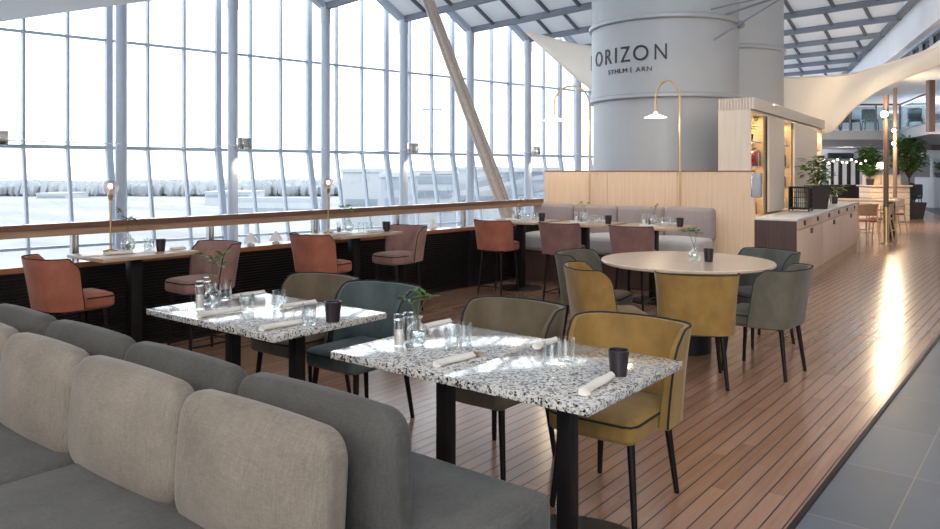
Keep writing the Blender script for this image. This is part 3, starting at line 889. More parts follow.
# counter
CTL = 6.0
ct = thing('service_counter', 'long pale wooden service counter with drawers and leather tab handles', 'counter', BF.p(0, 0), BA)
m = MB(); m.lbox((.002, -.012, .14), (.5, .0, .866)); m.build('end_panel', M['darkwood'], ct)
m = MB(); m.lbox((.004, .002, .14), (.48, CTL, .866)); m.build('carcass', M['oakpink'], ct)
m = MB(); m.lbox((.01, .03, 0), (.475, CTL-.02, .14)); m.build('plinth', M['plinthwood'], ct)
for i in range(6):
    m = MB(); m.lbox((.482, i+.003, .748), (.50, i+.997, .862), .002); d_ = m.build('drawer', M['oakpink'], ct)
    m = MB(); m.lbox((.50, i+.46, .79), (.516, i+.54, .85), .004); m.build('tab_handle', M['leather'], d_)
for i in range(3):
    m = MB(); m.lbox((.482, i*2+.003, .142), (.50, i*2+1.997, .742), .002); d_ = m.build('door', M['oakpink'], ct)
    m = MB(); m.lbox((.50, i*2+.95, .655), (.518, i*2+1.06, .725), .004); m.build('tab_handle', M['leather'], d_)
m = MB(); m.lbox((.002, -.02, .868), (.515, CTL+.01, .90), .004); m.build('worktop', M['stone'], ct)
# lantern on the counter
def lantern(loc, w, h, label):
    t = thing('wire_lantern', label, 'lantern', loc, BA)
    m = MB(); m.lbox((-w/2, -w/2, .03), (w/2, w/2, .055)); m.build('base', M['black'], t)
    m = MB(); m.lbox((-w/2, -w/2, h-.025), (w/2, w/2, h)); m.build('top', M['black'], t)
    for sx in (-1, 1):
        for sy in (-1, 1):
            m = MB(); m.lbox((sx*w/2-.014*(sx > 0)-0, sy*w/2-.014*(sy > 0), 0), (sx*w/2+.014*(sx < 0), sy*w/2+.014*(sy < 0), h)); m.build('post', M['black'], t)
    m = MB(); x = -w/2+.03
    while x < w/2-.02:
        for s_ in (-1, 1):
            m.rod((x, s_*(w/2-.006), .05), (x, s_*(w/2-.006), h-.02), .004, n=6); m.rod((s_*(w/2-.006), x, .05), (s_*(w/2-.006), x, h-.02), .004, n=6)
        x += .026
    for z in (.12, .20, .28):
        for s_ in (-1, 1):
            m.rod((-w/2, s_*(w/2-.006), z), (w/2, s_*(w/2-.006), z), .003, n=6); m.rod((s_*(w/2-.006), -w/2, z), (s_*(w/2-.006), w/2, z), .003, n=6)
    m.build('wire_cage', M['black'], t)
    m = MB(); m.lathe([(0, .056), (.05, .056), (.05, .2), (0, .2)], n=16); m.build('candle', M['linen'], t)
lantern(BF.p(.22, 1.85, .9), .28, .36, 'black square wire lantern on the service counter')
plant('potted_tree', 'leafy green plant in a tall dark square planter on the service counter', BF.p(.30, 2.75, .9), (.145, .11, .36, 4), .40, 90, .13, .24, 21, 'leafdark', trunk=.12, ball=(.21, .22, .20))
plant('potted_plant', 'low dark plant in a small pot at the far end of the service counter', BF.p(.24, 4.9, .9), (.07, .06, .12, 20), .22, 46, .12, .22, 22, 'leafdark')
for j, y in enumerate((2.2, 3.4, 3.75, 4.15, 5.3)):
    t = thing('glass_jar', ORD[j] + ' glass jar from the near end along the service counter top', 'jar', BF.p(.2 + .06*(j % 2), y, .9), 0, 'jars on the service counter')
    m = MB(); m.lathe([(0, 0), (.05, 0), (.055, .02), (.055, .13), (.04, .15), (.04, .16)], n=18); m.build('jar_body', M['glass'], t)
    m = MB(); m.lathe([(0, .16), (.043, .16), (.043, .18), (.008, .18), (.01, .2), (0, .2)], n=18); m.build('lid', M['chrome'], t)

# ------------------------------------------------------------------ long bench
bn = thing('banquette_bench', 'long mauve grey bench with four back cushions along the oak screen wall', 'bench', BF.p(-1.75, -.56), BA)
m = MB(); m.lbox((-1.15, -.38, 0), (1.30, .42, .42)); m.build('base', M['darkwood'], bn)
for i in range(4):
    x = -1.31 + .3275 + i*.655
    m = MB(); m.cushion((x, .37, .80), (.326, .085, .215), (.06, .05, .06), (0, .03, 0)); m.build('back_cushion', M['bench'], bn)
for i in range(3):
    x = -1.15 + .41 + i*.82
    m = MB(); m.cushion((x, -.06, .525), (.407, .38, .105), (.05, .05, .05), (0, 0, .04)); m.build('seat_cushion', M['benchseat'], bn)

# ------------------------------------------------------------------ arched floor lamps
def arc_lamp(loc, label, rot, sp):
    t = thing('arc_floor_lamp', label, 'lamp', loc, rot, 'arched floor lamps at the screen wall')
    m = MB(); m.lathe([(0, 0), (.042, 0), (.042, .018), (.02, .03), (0, .03)], n=24); m.build('base', M['brass'], t)
    P = [(0, 0, .02), (0, 0, 1.0), (0, 0, 2.0), (0, 0, 2.44)]
    for k in range(1, 13):
        a = PI*k/12; P.append((-sp/2+sp/2*math.cos(a), -.02*k/12, 2.44+.26*math.sin(a)))
    P.append((-sp, -.02, 2.28))
    m = MB(); m.tube(P, .0125, 10); m.build('curved_pole', M['brass'], t)
    m = MB(); m.lathe([(.0, .05), (.02, .05), (.03, .02), (.15, -.025), (.155, -.035), (.14, -.032), (.03, .0), (0, .0)], (-sp, -.02, 2.24), 28); m.build('lamp_shade', M['opal'], t)
    m = MB(); m.lathe([(0, -.03), (.125, -.031), (.12, -.026), (0, -.02)], (-sp, -.02, 2.24), 24); m.build('diffuser', M['disc'], t)
    Lp = bpy.data.lights.new('arc_lamp_light', 'POINT'); Lp.energy = 14; Lp.color = (1, .78, .5); Lp.shadow_soft_size = .08
    lo = bpy.data.objects.new('arc_lamp_light', Lp); COL.objects.link(lo); lo.parent = t; lo.location = (-sp, -.02, 2.13)
arc_lamp(BF.p(-2.25, -.055), 'thin arched brass floor lamp at the left end of the oak screen wall', BA+.45, .50)
arc_lamp(BF.p(-.94, -.055), 'thin arched brass floor lamp in front of the lettered grey tower', BA, .33)
# ------------------------------------------------------------------ sofas back to back
def sofa(label, face, y_front, y_junc, y_back, xs, zt, fab, seats, lean, seatfab):
    """face -1: looks to -Y; +1: looks to +Y"""
    x0, x1 = xs[-1], xs[0]
    t = thing('sofa', label, 'sofa', ((x0+x1)/2, (y_front+y_back)/2, 0), 0)
    ox, oy = (x0+x1)/2, (y_front+y_back)/2
    ya, yb = sorted((y_front - face*.05, y_back))
    m = MB(); m.lbox((x0-ox, ya-oy, .06), (x1-ox-.03, yb-oy, .30), .01); m.build('base', fab, t)
    m = MB()
    for x in (x0+.15, (x0+x1)/2, x1-.2):
        for y in (ya+.08, yb-.08): m.rod((x-ox, y-oy, 0), (x-ox, y-oy, .062), .022, n=10)
    m.build('feet', M['leg'], t)
    for a, b in zip(seats, seats[1:]):
        yc = (y_front+y_junc+face*-.06)/2; hd = abs(y_front-(y_junc-face*.06))/2
        m = MB(); m.cushion(((a+b)/2-ox, yc-oy, .375), (abs(a-b)/2-.006, hd, .092), (.035, .05, .045), (0, .012, .025)); m.build('seat_cushion', seatfab, t)
    for a, b in zip(xs, xs[1:]):
        R = Matrix.Rotation(lean*face, 3, 'X')
        yc = (y_junc+y_back)/2
        hz = (zt-.44)/2
        m = MB(); m.cushion(((a+b)/2-ox, yc-oy, .44+hz), (abs(a-b)/2-.006, .058, hz), (.075, .040, .085), (.0, .052, .012), R)
        cu = m.build('back_cushion', fab, t)
        q = MB(); hx = abs(a-b)/2-.008; pts = []
        for k in range(60):
            ang = 2*PI*k/60; c, s_ = math.cos(ang), math.sin(ang)
            e = .30
            px = hx*math.copysign(abs(c)**e, c); pz = hz*math.copysign(abs(s_)**e, s_)
            pts.append(R @ Vector((px*.998, face*.012, pz*.998)) + Vector(((a+b)/2-ox, yc-oy, .44+hz)))
        q.tube(pts, .0035, 6, closed=True); q.build('seam_piping', fab, cu)
    return t
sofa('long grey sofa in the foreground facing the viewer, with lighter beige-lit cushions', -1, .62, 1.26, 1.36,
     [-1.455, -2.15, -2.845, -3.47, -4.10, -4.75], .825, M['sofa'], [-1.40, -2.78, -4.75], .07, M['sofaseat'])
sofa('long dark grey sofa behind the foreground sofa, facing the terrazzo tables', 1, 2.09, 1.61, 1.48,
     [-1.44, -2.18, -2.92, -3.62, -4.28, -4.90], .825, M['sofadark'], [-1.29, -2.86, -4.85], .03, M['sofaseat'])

# ------------------------------------------------------------------ chairs
def shell_pts(w, d, zb, zt, th, wing0, wing1, lean, flare):
    """returns f(u, v, inner) with u in 0..1 round the back from right wing to left wing"""
    def plan(u, v, off):
        hw = w/2*(1 + flare*v*v) - off
        yb = -d/2 - lean*v + off
        rc = .13 - off*.7
        yf = wing0 + (wing1-wing0)*v - .045*max(0, (v-.75)/.25)**2
        yf = max(yf, yb + rc + .01)
        L1 = yf - (yb+rc); La = rc*PI/2; L2 = 2*(hw-rc)
        # fixed shares keep the grid lines in place from row to row
        s = u
        if s < .22: return (hw, yf - L1*s/.22)
        if s < .36:
            a = (s-.22)/.14*PI/2; return (hw-rc+rc*math.cos(a), yb+rc-rc*math.sin(a))
        if s <= .64:
            q = (s-.36)/.28; bow = .025*math.sin(PI*q)*v
            return (hw-rc-L2*q, yb-bow)
        if s < .78:
            a = (s-.64)/.14*PI/2; return (-(hw-rc)-rc*math.sin(a), yb+rc-rc*math.cos(a))
        return (-hw, yb+rc + L1*(s-.78)/.22)
    def f(u, v, off):
        x, y = plan(u, v, off)
        z = zb + (zt-zb)*v
        e = abs(2*u-1)
        z -= .022*max(0, (e-.72)/.28)**2*v**4
        return Vector((x, y, z))
    return f
US = [0, .07, .14, .19, .22, .25, .28, .31, .34, .36, .40, .45, .5, .55, .60, .64, .66, .69, .72, .75, .78, .81, .86, .93, 1]
def make_chair(kind, label, cat, mat, loc, rot, group, w=.52, d=.50, seat=.455, top=.785, rails=False, sd=None):
    t = thing(kind, label, cat, (loc[0], loc[1], 0), rot, group)
    zb = seat-.085; th = .045
    f = shell_pts(w, d, zb, top, th, .02 if not rails else -.01, -.05 if not rails else -.06, .055, .09)
    m = MB(); b = m.b
    nv = 8
    O = [[b.verts.new(f(u, j/nv, 0)) for j in range(nv+1)] for u in US]
    I = [[b.verts.new(f(u, j/nv, th*(1-.35*j/nv))) for j in range(nv+1)] for u in US]
    n = len(US)
    for i in range(n-1):
        for j in range(nv):
            b.faces.new((O[i][j], O[i+1][j], O[i+1][j+1], O[i][j+1])); b.faces.new((I[i][j], I[i][j+1], I[i+1][j+1], I[i+1][j]))
        b.faces.new((O[i][nv], O[i+1][nv], I[i+1][nv], I[i][nv])); b.faces.new((O[i][0], I[i][0], I[i+1][0], O[i+1][0]))
    for j in range(nv):
        b.faces.new((O[0][j], O[0][j+1], I[0][j+1], I[0][j])); b.faces.new((O[-1][j], I[-1][j], I[-1][j+1], O[-1][j+1]))
    sh = m.build('backrest', M[mat], t)
    P = [f(0, j/nv, .004) for j in range(nv)] + [f(u, 1, .004) for u in US] + [f(1, 1-j/nv, .004) for j in range(1, nv+1)]
    P = [p + Vector((0, 0, .003)) for p in P]
    m = MB(); m.tube(P, .0052, 6); m.build('piping', M['piping'], sh)
    # seat pad
    hw = w/2-.05; yf = d/2+.02; ybk = -d/2+.05
    m = MB(); m.cushion((0, (yf+ybk)/2, seat-.052), (hw, (yf-ybk)/2, .055), (.045, .05, .03), (0, 0, .012)); st_ = m.build('seat', M[mat], t)
    z = seat-.022
    P = [(-hw-.001, ybk+.2, z), (-hw-.001, yf-.05, z), (-hw+.014, yf-.012, z), (-hw+.05, yf+.001, z), (hw-.05, yf+.001, z), (hw-.014, yf-.012, z), (hw+.001, yf-.05, z), (hw+.001, ybk+.2, z)]
    m = MB(); m.tube(P, .0055, 6); m.build('piping', M['piping'], st_)
    m = MB(); m.lbox((-hw+.02, ybk+.01, zb-.018), (hw-.02, yf-.03, seat-.09)); m.build('seat_frame', M['leg'], t)
    zl = zb-.005
    legs = []
    for sx in (-1, 1):
        for sy, y in ((1, yf-.07), (-1, ybk+.01)):
            p0 = Vector((sx*(hw-.045), y, zl)); p1 = Vector((sx*(hw-.012), y+sy*(.03 if sy > 0 else .045), 0))
            m = MB(); m.rod(p0, p1, .018, .0125, 10); m.build('leg', M['leg'], t); legs.append((p0, p1))
    if rails:
        at = lambda L, z: L[0].lerp(L[1], (L[0].z-z)/(L[0].z-L[1].z))
        for a, c, z in ((0, 2, .17), (0, 1, .10), (2, 3, .10), (1, 3, .10)):
            m = MB(); m.rod(at(legs[a], z), at(legs[c], z), .008, n=8); m.build('foot_rail', M['black'], t)
    return t
def dining(label, mat, x, y, rot, group='dining chairs', **k): return make_chair('dining_chair', label, 'chair', mat, (x, y), rot, group, **k)
def stool(label, mat, x, y, rot, group='bar stools', **k): return make_chair('bar_stool', label, 'stool', mat, (x, y), rot, group, w=.45, d=.44, seat=.625, top=.895, rails=True, **k)

dining('khaki upholstered chair behind the left terrazzo table, beside the blue-green chair', 'khaki', -3.90, 3.20, PI)
dining('blue-green upholstered chair at the right end of the left terrazzo table', 'teal', -3.32, 3.17, PI)
dining('khaki upholstered chair behind the seam of the front terrazzo table', 'khaki', -2.31, 3.17, PI)
dining('mustard velvet chair nearest the viewer, pushed to the front terrazzo table', 'yellow', -1.62, 3.13, PI+.03)
# round table
RX, RY = -2.50, 6.09
def around(ang, r):   # ang measured from +X, returns place and facing
    return RX + r*math.cos(ang), RY + r*math.sin(ang), ang + PI/2
for lab, mat, deg, r in (
        ('mustard velvet chair with its back to the viewer at the round table', 'yellow', -64, .92),
        ('dark green velvet chair at the far right of the round table, near the counter', 'pine', 62, .76),
        ):
    x, y, f = around(math.radians(deg), r)
    dining(lab, mat, x, y, f, 'dining chairs')
dining('grey-green velvet chair on the right of the round table, its back to the walkway', 'olive', -1.79, 5.82, math.radians(176-90))
dining('grey-green velvet chair at the far left of the round table, near the mauve stools', 'olive', -3.18, 5.78, math.radians(10-90))
dining('mustard velvet chair on the left of the round table, seen from the side', 'yellow', -2.69, 5.08, math.radians(42-90))
# bar stools
PX = lambda y: PF.p(0, y-2.25).x
stool('terracotta stool at the left end of the nearest window table, beside the sofas', 'terra', -5.54, 2.48, 0)
stool('dusty rose stool at the right end of the nearest window table', 'rose', -5.56, 3.52, PI)
stool('terracotta stool at the left end of the second window table by the dark louvers', 'terra', -5.60, 4.84, 0)
stool('dusty rose stool at the right end of the second window table', 'rose', -5.58, 5.86, PI)
TB = [(-2.487, -1.61), (-1.60, -1.61), (-.74, -1.61)]
for (x, y), mat, lab in zip(TB, ('terra', 'mauve', 'mauve'), ('terracotta stool with its back to the viewer at the leftmost bench table', 'mauve stool with its back to the viewer at the middle bench table', 'mauve stool with its back to the viewer at the rightmost bench table')):
    p = BF.p(x-.03, y-.50); stool(lab, mat, p.x, p.y, BA)

# ------------------------------------------------------------------ tables
def terr_table(label, x0, x1, y0, y1, seam, legs, foot=.235, grp='terrazzo tables'):
    cx, cy = (x0+x1)/2, (y0+y1)/2
    t = thing('terrazzo_table', label, 'table', (cx, cy, 0), 0, grp)
    m = MB(); m.lbox((x0-cx, y0-cy, .719), (x1-cx, y1-cy, .75), .003); m.build('tabletop', M['terrazzo'], t)
    m = MB(); m.lbox((x0-cx+.10, y0-cy+.12, .700), (x1-cx-.10, y1-cy-.12, .719)); m.build('mounting_plate', M['black'], t)
    for lx, ly in legs:
        m = MB(); m.lbox((lx-.031-cx, ly-.031-cy, .018), (lx+.031-cx, ly+.031-cy, .70), .004); m.build('leg', M['black'], t)
        m = MB(); m.lathe([(0, 0), (foot, 0), (foot, .010), (foot-.015, .016), (0, .018)], (lx-cx, ly-cy, 0), 44); m.build('base_plate', M['black'], t)
    return t
terr_table('left half of the front terrazzo table, next to the seam in the top', -2.40, -1.797, 2.115, 2.865, None, [(-2.09, 2.49)], .19)
terr_table('right half of the front terrazzo table, its corner nearest the viewer', -1.793, -1.19, 2.115, 2.865, None, [(-1.495, 2.50)], .40)
terr_table('terrazzo table on the left with two black legs', -3.915, -2.815, 2.145, 2.87, None, [(-3.64, 2.50), (-3.09, 2.50)])
t = thing('round_table', 'large round wooden table with a dark drum base and six chairs', 'table', (RX, RY, 0))
m = MB(); m.lathe([(0, .717), (.675, .717), (.697, .727), (.70, .742), (.693, .75), (0, .75)], n=72); m.build('tabletop', M['oaktop'], t)
m = MB(); m.lathe([(0, 0), (.20, 0), (.20, .69), (.33, .70), (.33, .717), (0, .717)], n=40); m.build('drum_base', M['black'], t)
def bar_table(label, c, rot, lx, ly, foot):
    t = thing('bar_table', label, 'table', (c[0], c[1], 0), rot, 'bar tables')
    m = MB(); m.lbox((-lx/2, -ly/2, .835), (lx/2, ly/2, .862), .003); m.build('tabletop', M['tabwood'], t)
    m = MB(); m.lbox((-lx*.28, -ly*.28, .820), (lx*.28, ly*.28, .835)); m.build('mounting_plate', M['black'], t)
    m = MB(); m.lbox((-.045, -.045, .016), (.045, .045, .82), .004); m.build('column_leg', M['black'], t)
    m = MB(); m.lathe([(0, 0), (foot, 0), (foot, .010), (foot*.95, .015), (0, .016)], n=40); m.build('base_plate', M['black'], t)
    return t
bar_table('wooden bar table at the handrail on the far left, between terracotta and dusty rose stools', (-5.69, 3.02), 0, .56, .76, .24)
bar_table('second wooden bar table along the handrail, behind the khaki and blue-green chairs', (-5.72, 5.36), -.02, .56, .84, .24)
BT = []
for (x, y), lab in zip(TB, ('leftmost wooden bar table in front of the long bench', 'middle wooden bar table in front of the long bench', 'rightmost wooden bar table in front of the long bench')):
    p = BF.p(x, y); BT.append(p); bar_table(lab, (p.x, p.y), BA, .76, .70, .27)

# ------------------------------------------------------------------ tableware
def tumbler(p, label, r=.034, h=.092, water=True):
    t = thing('water_glass', label, 'glass', p, 0, 'water glasses')
    m = MB(); m.lathe([(0, 0), (r*.88, 0), (r*.95, .004), (r, h), (r-.0025, h), (r*.92-.002, .014), (0, .012)], n=24); m.build('glass_body', M['glass'], t)
    return t
def cup(p, label, r=.039, h=.093):
    t = thing('candle_cup', label, 'cup', p, 0, 'dark cups')
    m = MB(); m.lathe([(0, 0), (r*.78, 0), (r*.80, .004), (r, h), (r-.004, h), (r*.8, .03), (0, .026)], n=28); m.build('cup_body', M['cup'], t)
    m = MB(); m.lathe([(0, .027), (r*.76, .0275), (r*.8, .060), (0, .062)], n=20); m.build('candle', M['darkwood'], t)
    return t
def napkin(p, rot, label, length=.20, cutlery=False, w=.048):
    t = thing('napkin_roll', label, 'napkin', p, rot, 'rolled napkins')
    m = MB()
    def fn(u, v):
        a = 2*PI*v; x = (u-.5)*length
        sq = .86 + .14*math.cos(u*9+1) + .05*math.sin(14*u+5*v)
        ww = w/2*(1 - .22*u); hh = .0135*(1-.12*u)
        return Vector((x + .006*math.sin(a*2), ww*math.cos(a)*sq + .004*math.sin(5*u), .0138 + hh*math.sin(a)))
    V = m.grid(fn, 18, 18)
    for r_, c in ((V[0], -1), (V[-1], 1)):
        q = sum((v.co for v in r_), Vector())/len(r_) + Vector((-.004*c, 0, 0)); cv = m.b.verts.new(q)
        for a, b in zip(r_, r_[1:]): m.b.faces.new((a, b, cv))
    bmesh.ops.remove_doubles(m.b, verts=m.b.verts, dist=1e-5)
    m.build('linen_cloth', M['linen'], t, 60)
    if cutlery:
        for k, y in enumerate((-.007, .008)):
            m = MB(); m.tube([(length/2-.02, y, .016), (length/2+.035, y*1.3, .014)], .003, 6)
            m.sphere((length/2+.05, y*1.6, .013), .012, 10, (1.6, .75, .3)); m.build('spoon' if k else 'fork', M['brass'], t)
    return t
def shaker(p, label, fill, h=.115, r=.023):
    t = thing('clear_grinder', label, 'grinder', p, 0, 'clear grinders')
    m = MB(); m.lathe([(0, 0), (r, 0), (r, h*.82), (r*.9, h*.85), (r*.82, h*.85), (r*.85, .006), (0, .006)], n=20); m.build('glass_body', M['glass'], t)
    m = MB(); m.lathe([(0, .007), (r*.8, .007), (r*.8, h*.5), (0, h*.5)], n=16); m.build('filling', M[fill], t)
    m = MB(); m.lathe([(0, h*.83), (r*.98, h*.83), (r, h*.86), (r*.98, h), (0, h*1.01)], n=20); m.build('cap', M['glass'], t)
    return t
def vase(p, label, seed, h=.122, r=.049, sprig='green', slabel='', sh=.13):
    t = thing('bud_vase', label, 'vase', p, 0, 'round glass vases')
    m = MB(); m.lathe([(0, 0), (r*.5, 0), (r*.86, r*.35), (r, r), (r*.86, r*1.62), (r*.42, r*1.98), (r*.36, h*.9), (r*.5, h), (r*.45, h), (r*.31, h*.9), (r*.37, r*1.96), (r*.8, r*1.6), (r*.94, r), (r*.8, r*.4), (0, .006)], n=24); m.build('glass_body', M['glass'], t)
    m = MB(); m.lathe([(0, .008), (r*.72, r*.42), (r*.9, r*.95), (0, r*.96)], n=20); m.build('water', M['water'], t)
    q = Vector(p) + Vector((0, 0, h*.55))
    s = thing('plant_sprig', slabel, 'sprig', q, 0, 'sprigs in vases')
    rr = random.Random(seed); lm, smb = MB(), MB()
    tips = []
    for k in range(4):
        a = rr.uniform(0, 2*PI); e = rr.uniform(.35, 1)
        tip = Vector((math.cos(a)*sh*.5*e, math.sin(a)*sh*.5*e, h*.45 + sh*rr.uniform(.45, 1)))
        smb.tube([(0, 0, -.02), (0, 0, h*.42), tip*.7 + Vector((0, 0, h*.2)), tip], .0013, 5); tips.append(tip)
    smb.build('stems', M['stem'], s)
    for tip in tips:
        if sprig == 'green': leafy(lm, tip - Vector((0, 0, .02)), .035, 9, .048, .030, rr.randrange(999))
        else:
            fm = MB(); fm.blob(tip, .014, .3, (1, 1, .8), 1); fm.build('flower_head', M['flower'], s, 80)
            leafy(lm, tip - Vector((0, 0, .04)), .03, 3, .02, .02, rr.randrange(999))
    lm.build('leaves', M['leaf'], s, 80)
    return t
ZT = .7505
# front terrazzo table
fr = 'front terrazzo table'
shaker(on(399, 346, ZT), 'clear salt grinder left of the vase on the front terrazzo table', 'salt', .135)
shaker(on(408.5, 341, ZT), 'clear pepper grinder just behind the vase on the front terrazzo table', 'pepper', .125)
vase(on(417, 345, ZT), 'round glass vase on the front terrazzo table, nearest the viewer of all vases', 31, sprig='green', slabel='thin green sprig in the vase on the front terrazzo table', sh=.14)
tumbler(on(452, 348, ZT), 'left water glass of the touching pair near the vase on the front terrazzo table')
tumbler(on(464, 344.5, ZT), 'right water glass of the touching pair near the vase on the front terrazzo table')
tumbler(on(552, 366, ZT), 'left water glass of the touching pair behind the yellow chair side of the front table')
tumbler(on(566, 361.5, ZT), 'right water glass of the touching pair in front of the mustard velvet chair')
napkin(on(442, 325.5, ZT) + Vector((0, -.04, 0)), 1.60, 'rolled napkin at the back edge behind the two glasses, front terrazzo table left half', .20)
napkin(on(455, 362.5, ZT) + Vector((0, 0, 0)), 1.50, 'rolled napkin with gold cutlery next to the seam of the front terrazzo table', .20, True)
napkin(on(543, 344, ZT) + Vector((.03, -.02, 0)), 1.62, 'rolled napkin at the back edge next to the khaki chair, front terrazzo table right half', .16)
napkin(on(598, 387, ZT), 1.70, 'bright rolled napkin at the front right corner of the front terrazzo table', .25)
cup(on(618.5, 375, ZT), 'dark cup near the right corner of the front terrazzo table')
# left terrazzo table
shaker(on(199.5, 309, ZT), 'clear salt grinder, left of the two grinders on the left terrazzo table', 'salt', .15)
shaker(on(207, 304, ZT), 'clear pepper grinder, right of the two grinders on the left terrazzo table', 'pepper', .15)
vase(on(213, 306, ZT), 'round glass vase beside the grinders on the left terrazzo table', 32, slabel='leafy green sprig in the vase on the left terrazzo table', sh=.17)
tumbler(on(225.5, 300, ZT), 'water glass just behind the vase on the left terrazzo table', .037, .115)
tumbler(on(247, 312, ZT), 'water glass in the middle of the left terrazzo table', .036, .098)
tumbler(on(279, 308.5, ZT), 'water glass near the khaki chair on the left terrazzo table', .036, .098)
tumbler(on(309, 324.5, ZT), 'water glass beside the dark cup on the left terrazzo table', .036, .103)
napkin(on(220, 314.5, ZT), 1.55, 'rolled napkin in front of the vase on the left terrazzo table', .24)
napkin(on(249, 296.5, ZT), 1.60, 'rolled napkin at the back edge of the left terrazzo table', .22)
napkin(on(299, 306.5, ZT), 1.52, 'rolled napkin beside the khaki chair on the left terrazzo table', .22)
napkin(on(282, 327.5, ZT), 1.50, 'rolled napkin at the front corner of the left terrazzo table', .22)
cup(on(333, 321.5, ZT), 'dark cup near the right end of the left terrazzo table', .042, .10)
# round table
vase(on(694.5, 262, ZT), 'round glass vase at the middle of the round table', 33, h=.12, r=.05, slabel='small green sprig in the vase on the round table', sh=.14)
cup(on(708.5, 261.5, ZT), 'dark cup beside the vase on the round table', .042, .105)
# window tables
ZB = .8625
def globe_lamp(p, label):
    t = thing('globe_lamp', label, 'lamp', p, 0, 'globe lamps on the window tables')
    m = MB(); m.lathe([(0, 0), (.055, 0), (.055, .012), (.01, .02), (0, .02)], n=24); m.build('base', M['brass'], t)
    m = MB(); m.rod((0, 0, .015), (0, 0, .50), .0075, n=10); m.lathe([(.0, .40), (.014, .40), (.02, .445), (0, .45)], n=16); m.build('stem', M['brass'], t)
    m = MB(); m.sphere((0, 0, .502), .058, 28); m.build('globe', M['lampglass'], t)
    m = MB(); m.sphere((0, 0, .512), .016, 12, (1, 1, 1.3)); m.build('bulb', M['bulb'], t)
globe_lamp(Vector((-5.90, 2.94, ZB)), 'brass lamp with a clear globe on the nearest window table')
globe_lamp(Vector((-5.90, 5.17, ZB)), 'brass lamp with a clear globe on the second window table')
N1 = 'on the nearest window table'
vase(Vector((-5.80, 3.03, ZB)), 'round glass vase ' + N1, 34, h=.13, r=.055, slabel='bushy green sprig in the vase ' + N1, sh=.20)
shaker(Vector((-5.86, 3.06, ZB)), 'clear grinder behind the vase ' + N1, 'pepper')
tumbler(Vector((-5.72, 3.15, ZB)), 'left water glass beside the dark cup ' + N1); tumbler(Vector((-5.80, 3.22, ZB)), 'right water glass behind the dark cup ' + N1)
cup(Vector((-5.62, 3.20, ZB)), 'dark cup near the dusty rose stool ' + N1)
napkin(Vector((-5.62, 2.86, ZB)), 1.4, 'rolled napkin in front of the lamp ' + N1); napkin(Vector((-5.56, 3.31, ZB)), 1.7, 'rolled napkin right of the dark cup ' + N1, .13)
N2 = 'on the second window table'
vase(Vector((-5.80, 5.36, ZB)), 'round glass vase ' + N2, 35, h=.13, r=.055, slabel='thin sprig in the vase ' + N2, sh=.14)
shaker(Vector((-5.84, 5.26, ZB)), 'clear grinder with dark filling left of the vase ' + N2, 'pepper')
tumbler(Vector((-5.70, 5.44, ZB)), 'left water glass ' + N2, .037, .10); tumbler(Vector((-5.66, 5.52, ZB)), 'right water glass ' + N2, .037, .10)
cup(Vector((-5.58, 5.68, ZB)), 'dark cup ' + N2, .043, .10)
napkin(Vector((-5.60, 5.07, ZB)), 1.4, 'rolled napkin near the terracotta stool ' + N2)
napkin(Vector((-5.55, 5.50, ZB)), 1.5, 'rolled napkin near the dark cup ' + N2)
# bench tables
for i, (q, nm) in enumerate(zip(TB, ('leftmost', 'middle', 'rightmost'))):
    g = lambda x, y: BF.p(q[0]+x, q[1]+y, ZB)
    on_ = ' on the %s bench table' % nm
    shaker(g(-.14, .05), 'clear salt grinder' + on_, 'salt', .13); shaker(g(-.08, .08), 'clear pepper grinder' + on_, 'pepper', .13)
    vase(g(-.02, .06), 'round glass vase' + on_, 40+i, sprig='dry', slabel='dry flower sprigs in the vase' + on_, sh=.15)
    tumbler(g(.10, .0), 'left water glass' + on_, .036, .10); tumbler(g(.18, .03), 'right water glass' + on_, .036, .10)
    cup(g(.31, -.02), 'dark cup' + on_, .042, .10)
    napkin(g(.02, -.22), .1, 'rolled napkin at the stool side' + on_); napkin(g(.12, .24), .1, 'rolled napkin at the bench side' + on_)

# ------------------------------------------------------------------ far right of the hall
def wood_chair(loc, rot, label, s=1.0):
    t = thing('wooden_chair', label, 'chair', loc, rot, 'pale wooden chairs beyond the counter')
    m = MB(); m.cushion((0, 0, .46), (.22, .22, .025), (.06, .06, .02)); m.build('seat', M['terra'], t)
    m = MB()
    m.grid(lambda u, v: Vector((.235*math.sin((u-.5)*2.2)/math.sin(1.1), -.20 - .05*v + .10*(1-math.cos((u-.5)*2.2)), .56 + .24*v)), 14, 4)
    bmesh.ops.solidify(m.b, geom=m.b.faces[:], thickness=.02)
    m.build('backrest', M['wicker'], t)
    for sx in (-1, 1):
        m = MB(); m.rod((sx*.19, .18, .46), (sx*.21, .21, 0), .018, .014, 8); m.build('leg', M['wicker'], t)
        m = MB(); m.tube([(sx*.21, -.27, 0), (sx*.20, -.20, .45), (sx*.205, -.20, .70)], .017, 8); m.build('leg', M['wicker'], t)
        m = MB(); m.tube([(sx*.205, -.21, .64), (sx*.24, 0, .66), (sx*.215, .18, .62), (sx*.20, .19, .46)], .015, 8); m.build('armrest', M['wicker'], t)
    m = MB(); m.rod((-.19, .19, .25), (.19, .19, .25), .011, n=8); m.rod((-.2, -.22, .22), (.2, -.22, .22), .011, n=8); m.build('stretcher', M['wicker'], t)
    return t
g0 = on(866, 243, 0)
wood_chair(g0 + W(0, .15), TH+.05, 'pale wooden chair just past the end of the service counter, back to the viewer')
wood_chair(far(881, 16.2), TH+.9, 'pale wooden chair left of the nearer wooden pole')
wood_chair(far(892, 18.2), TH+1.4, 'pale wooden chair right of the nearer wooden pole')
ta = far(852, 17.3)
t = thing('wooden_table', 'long pale wooden table beyond the service counter', 'table', ta, BA)
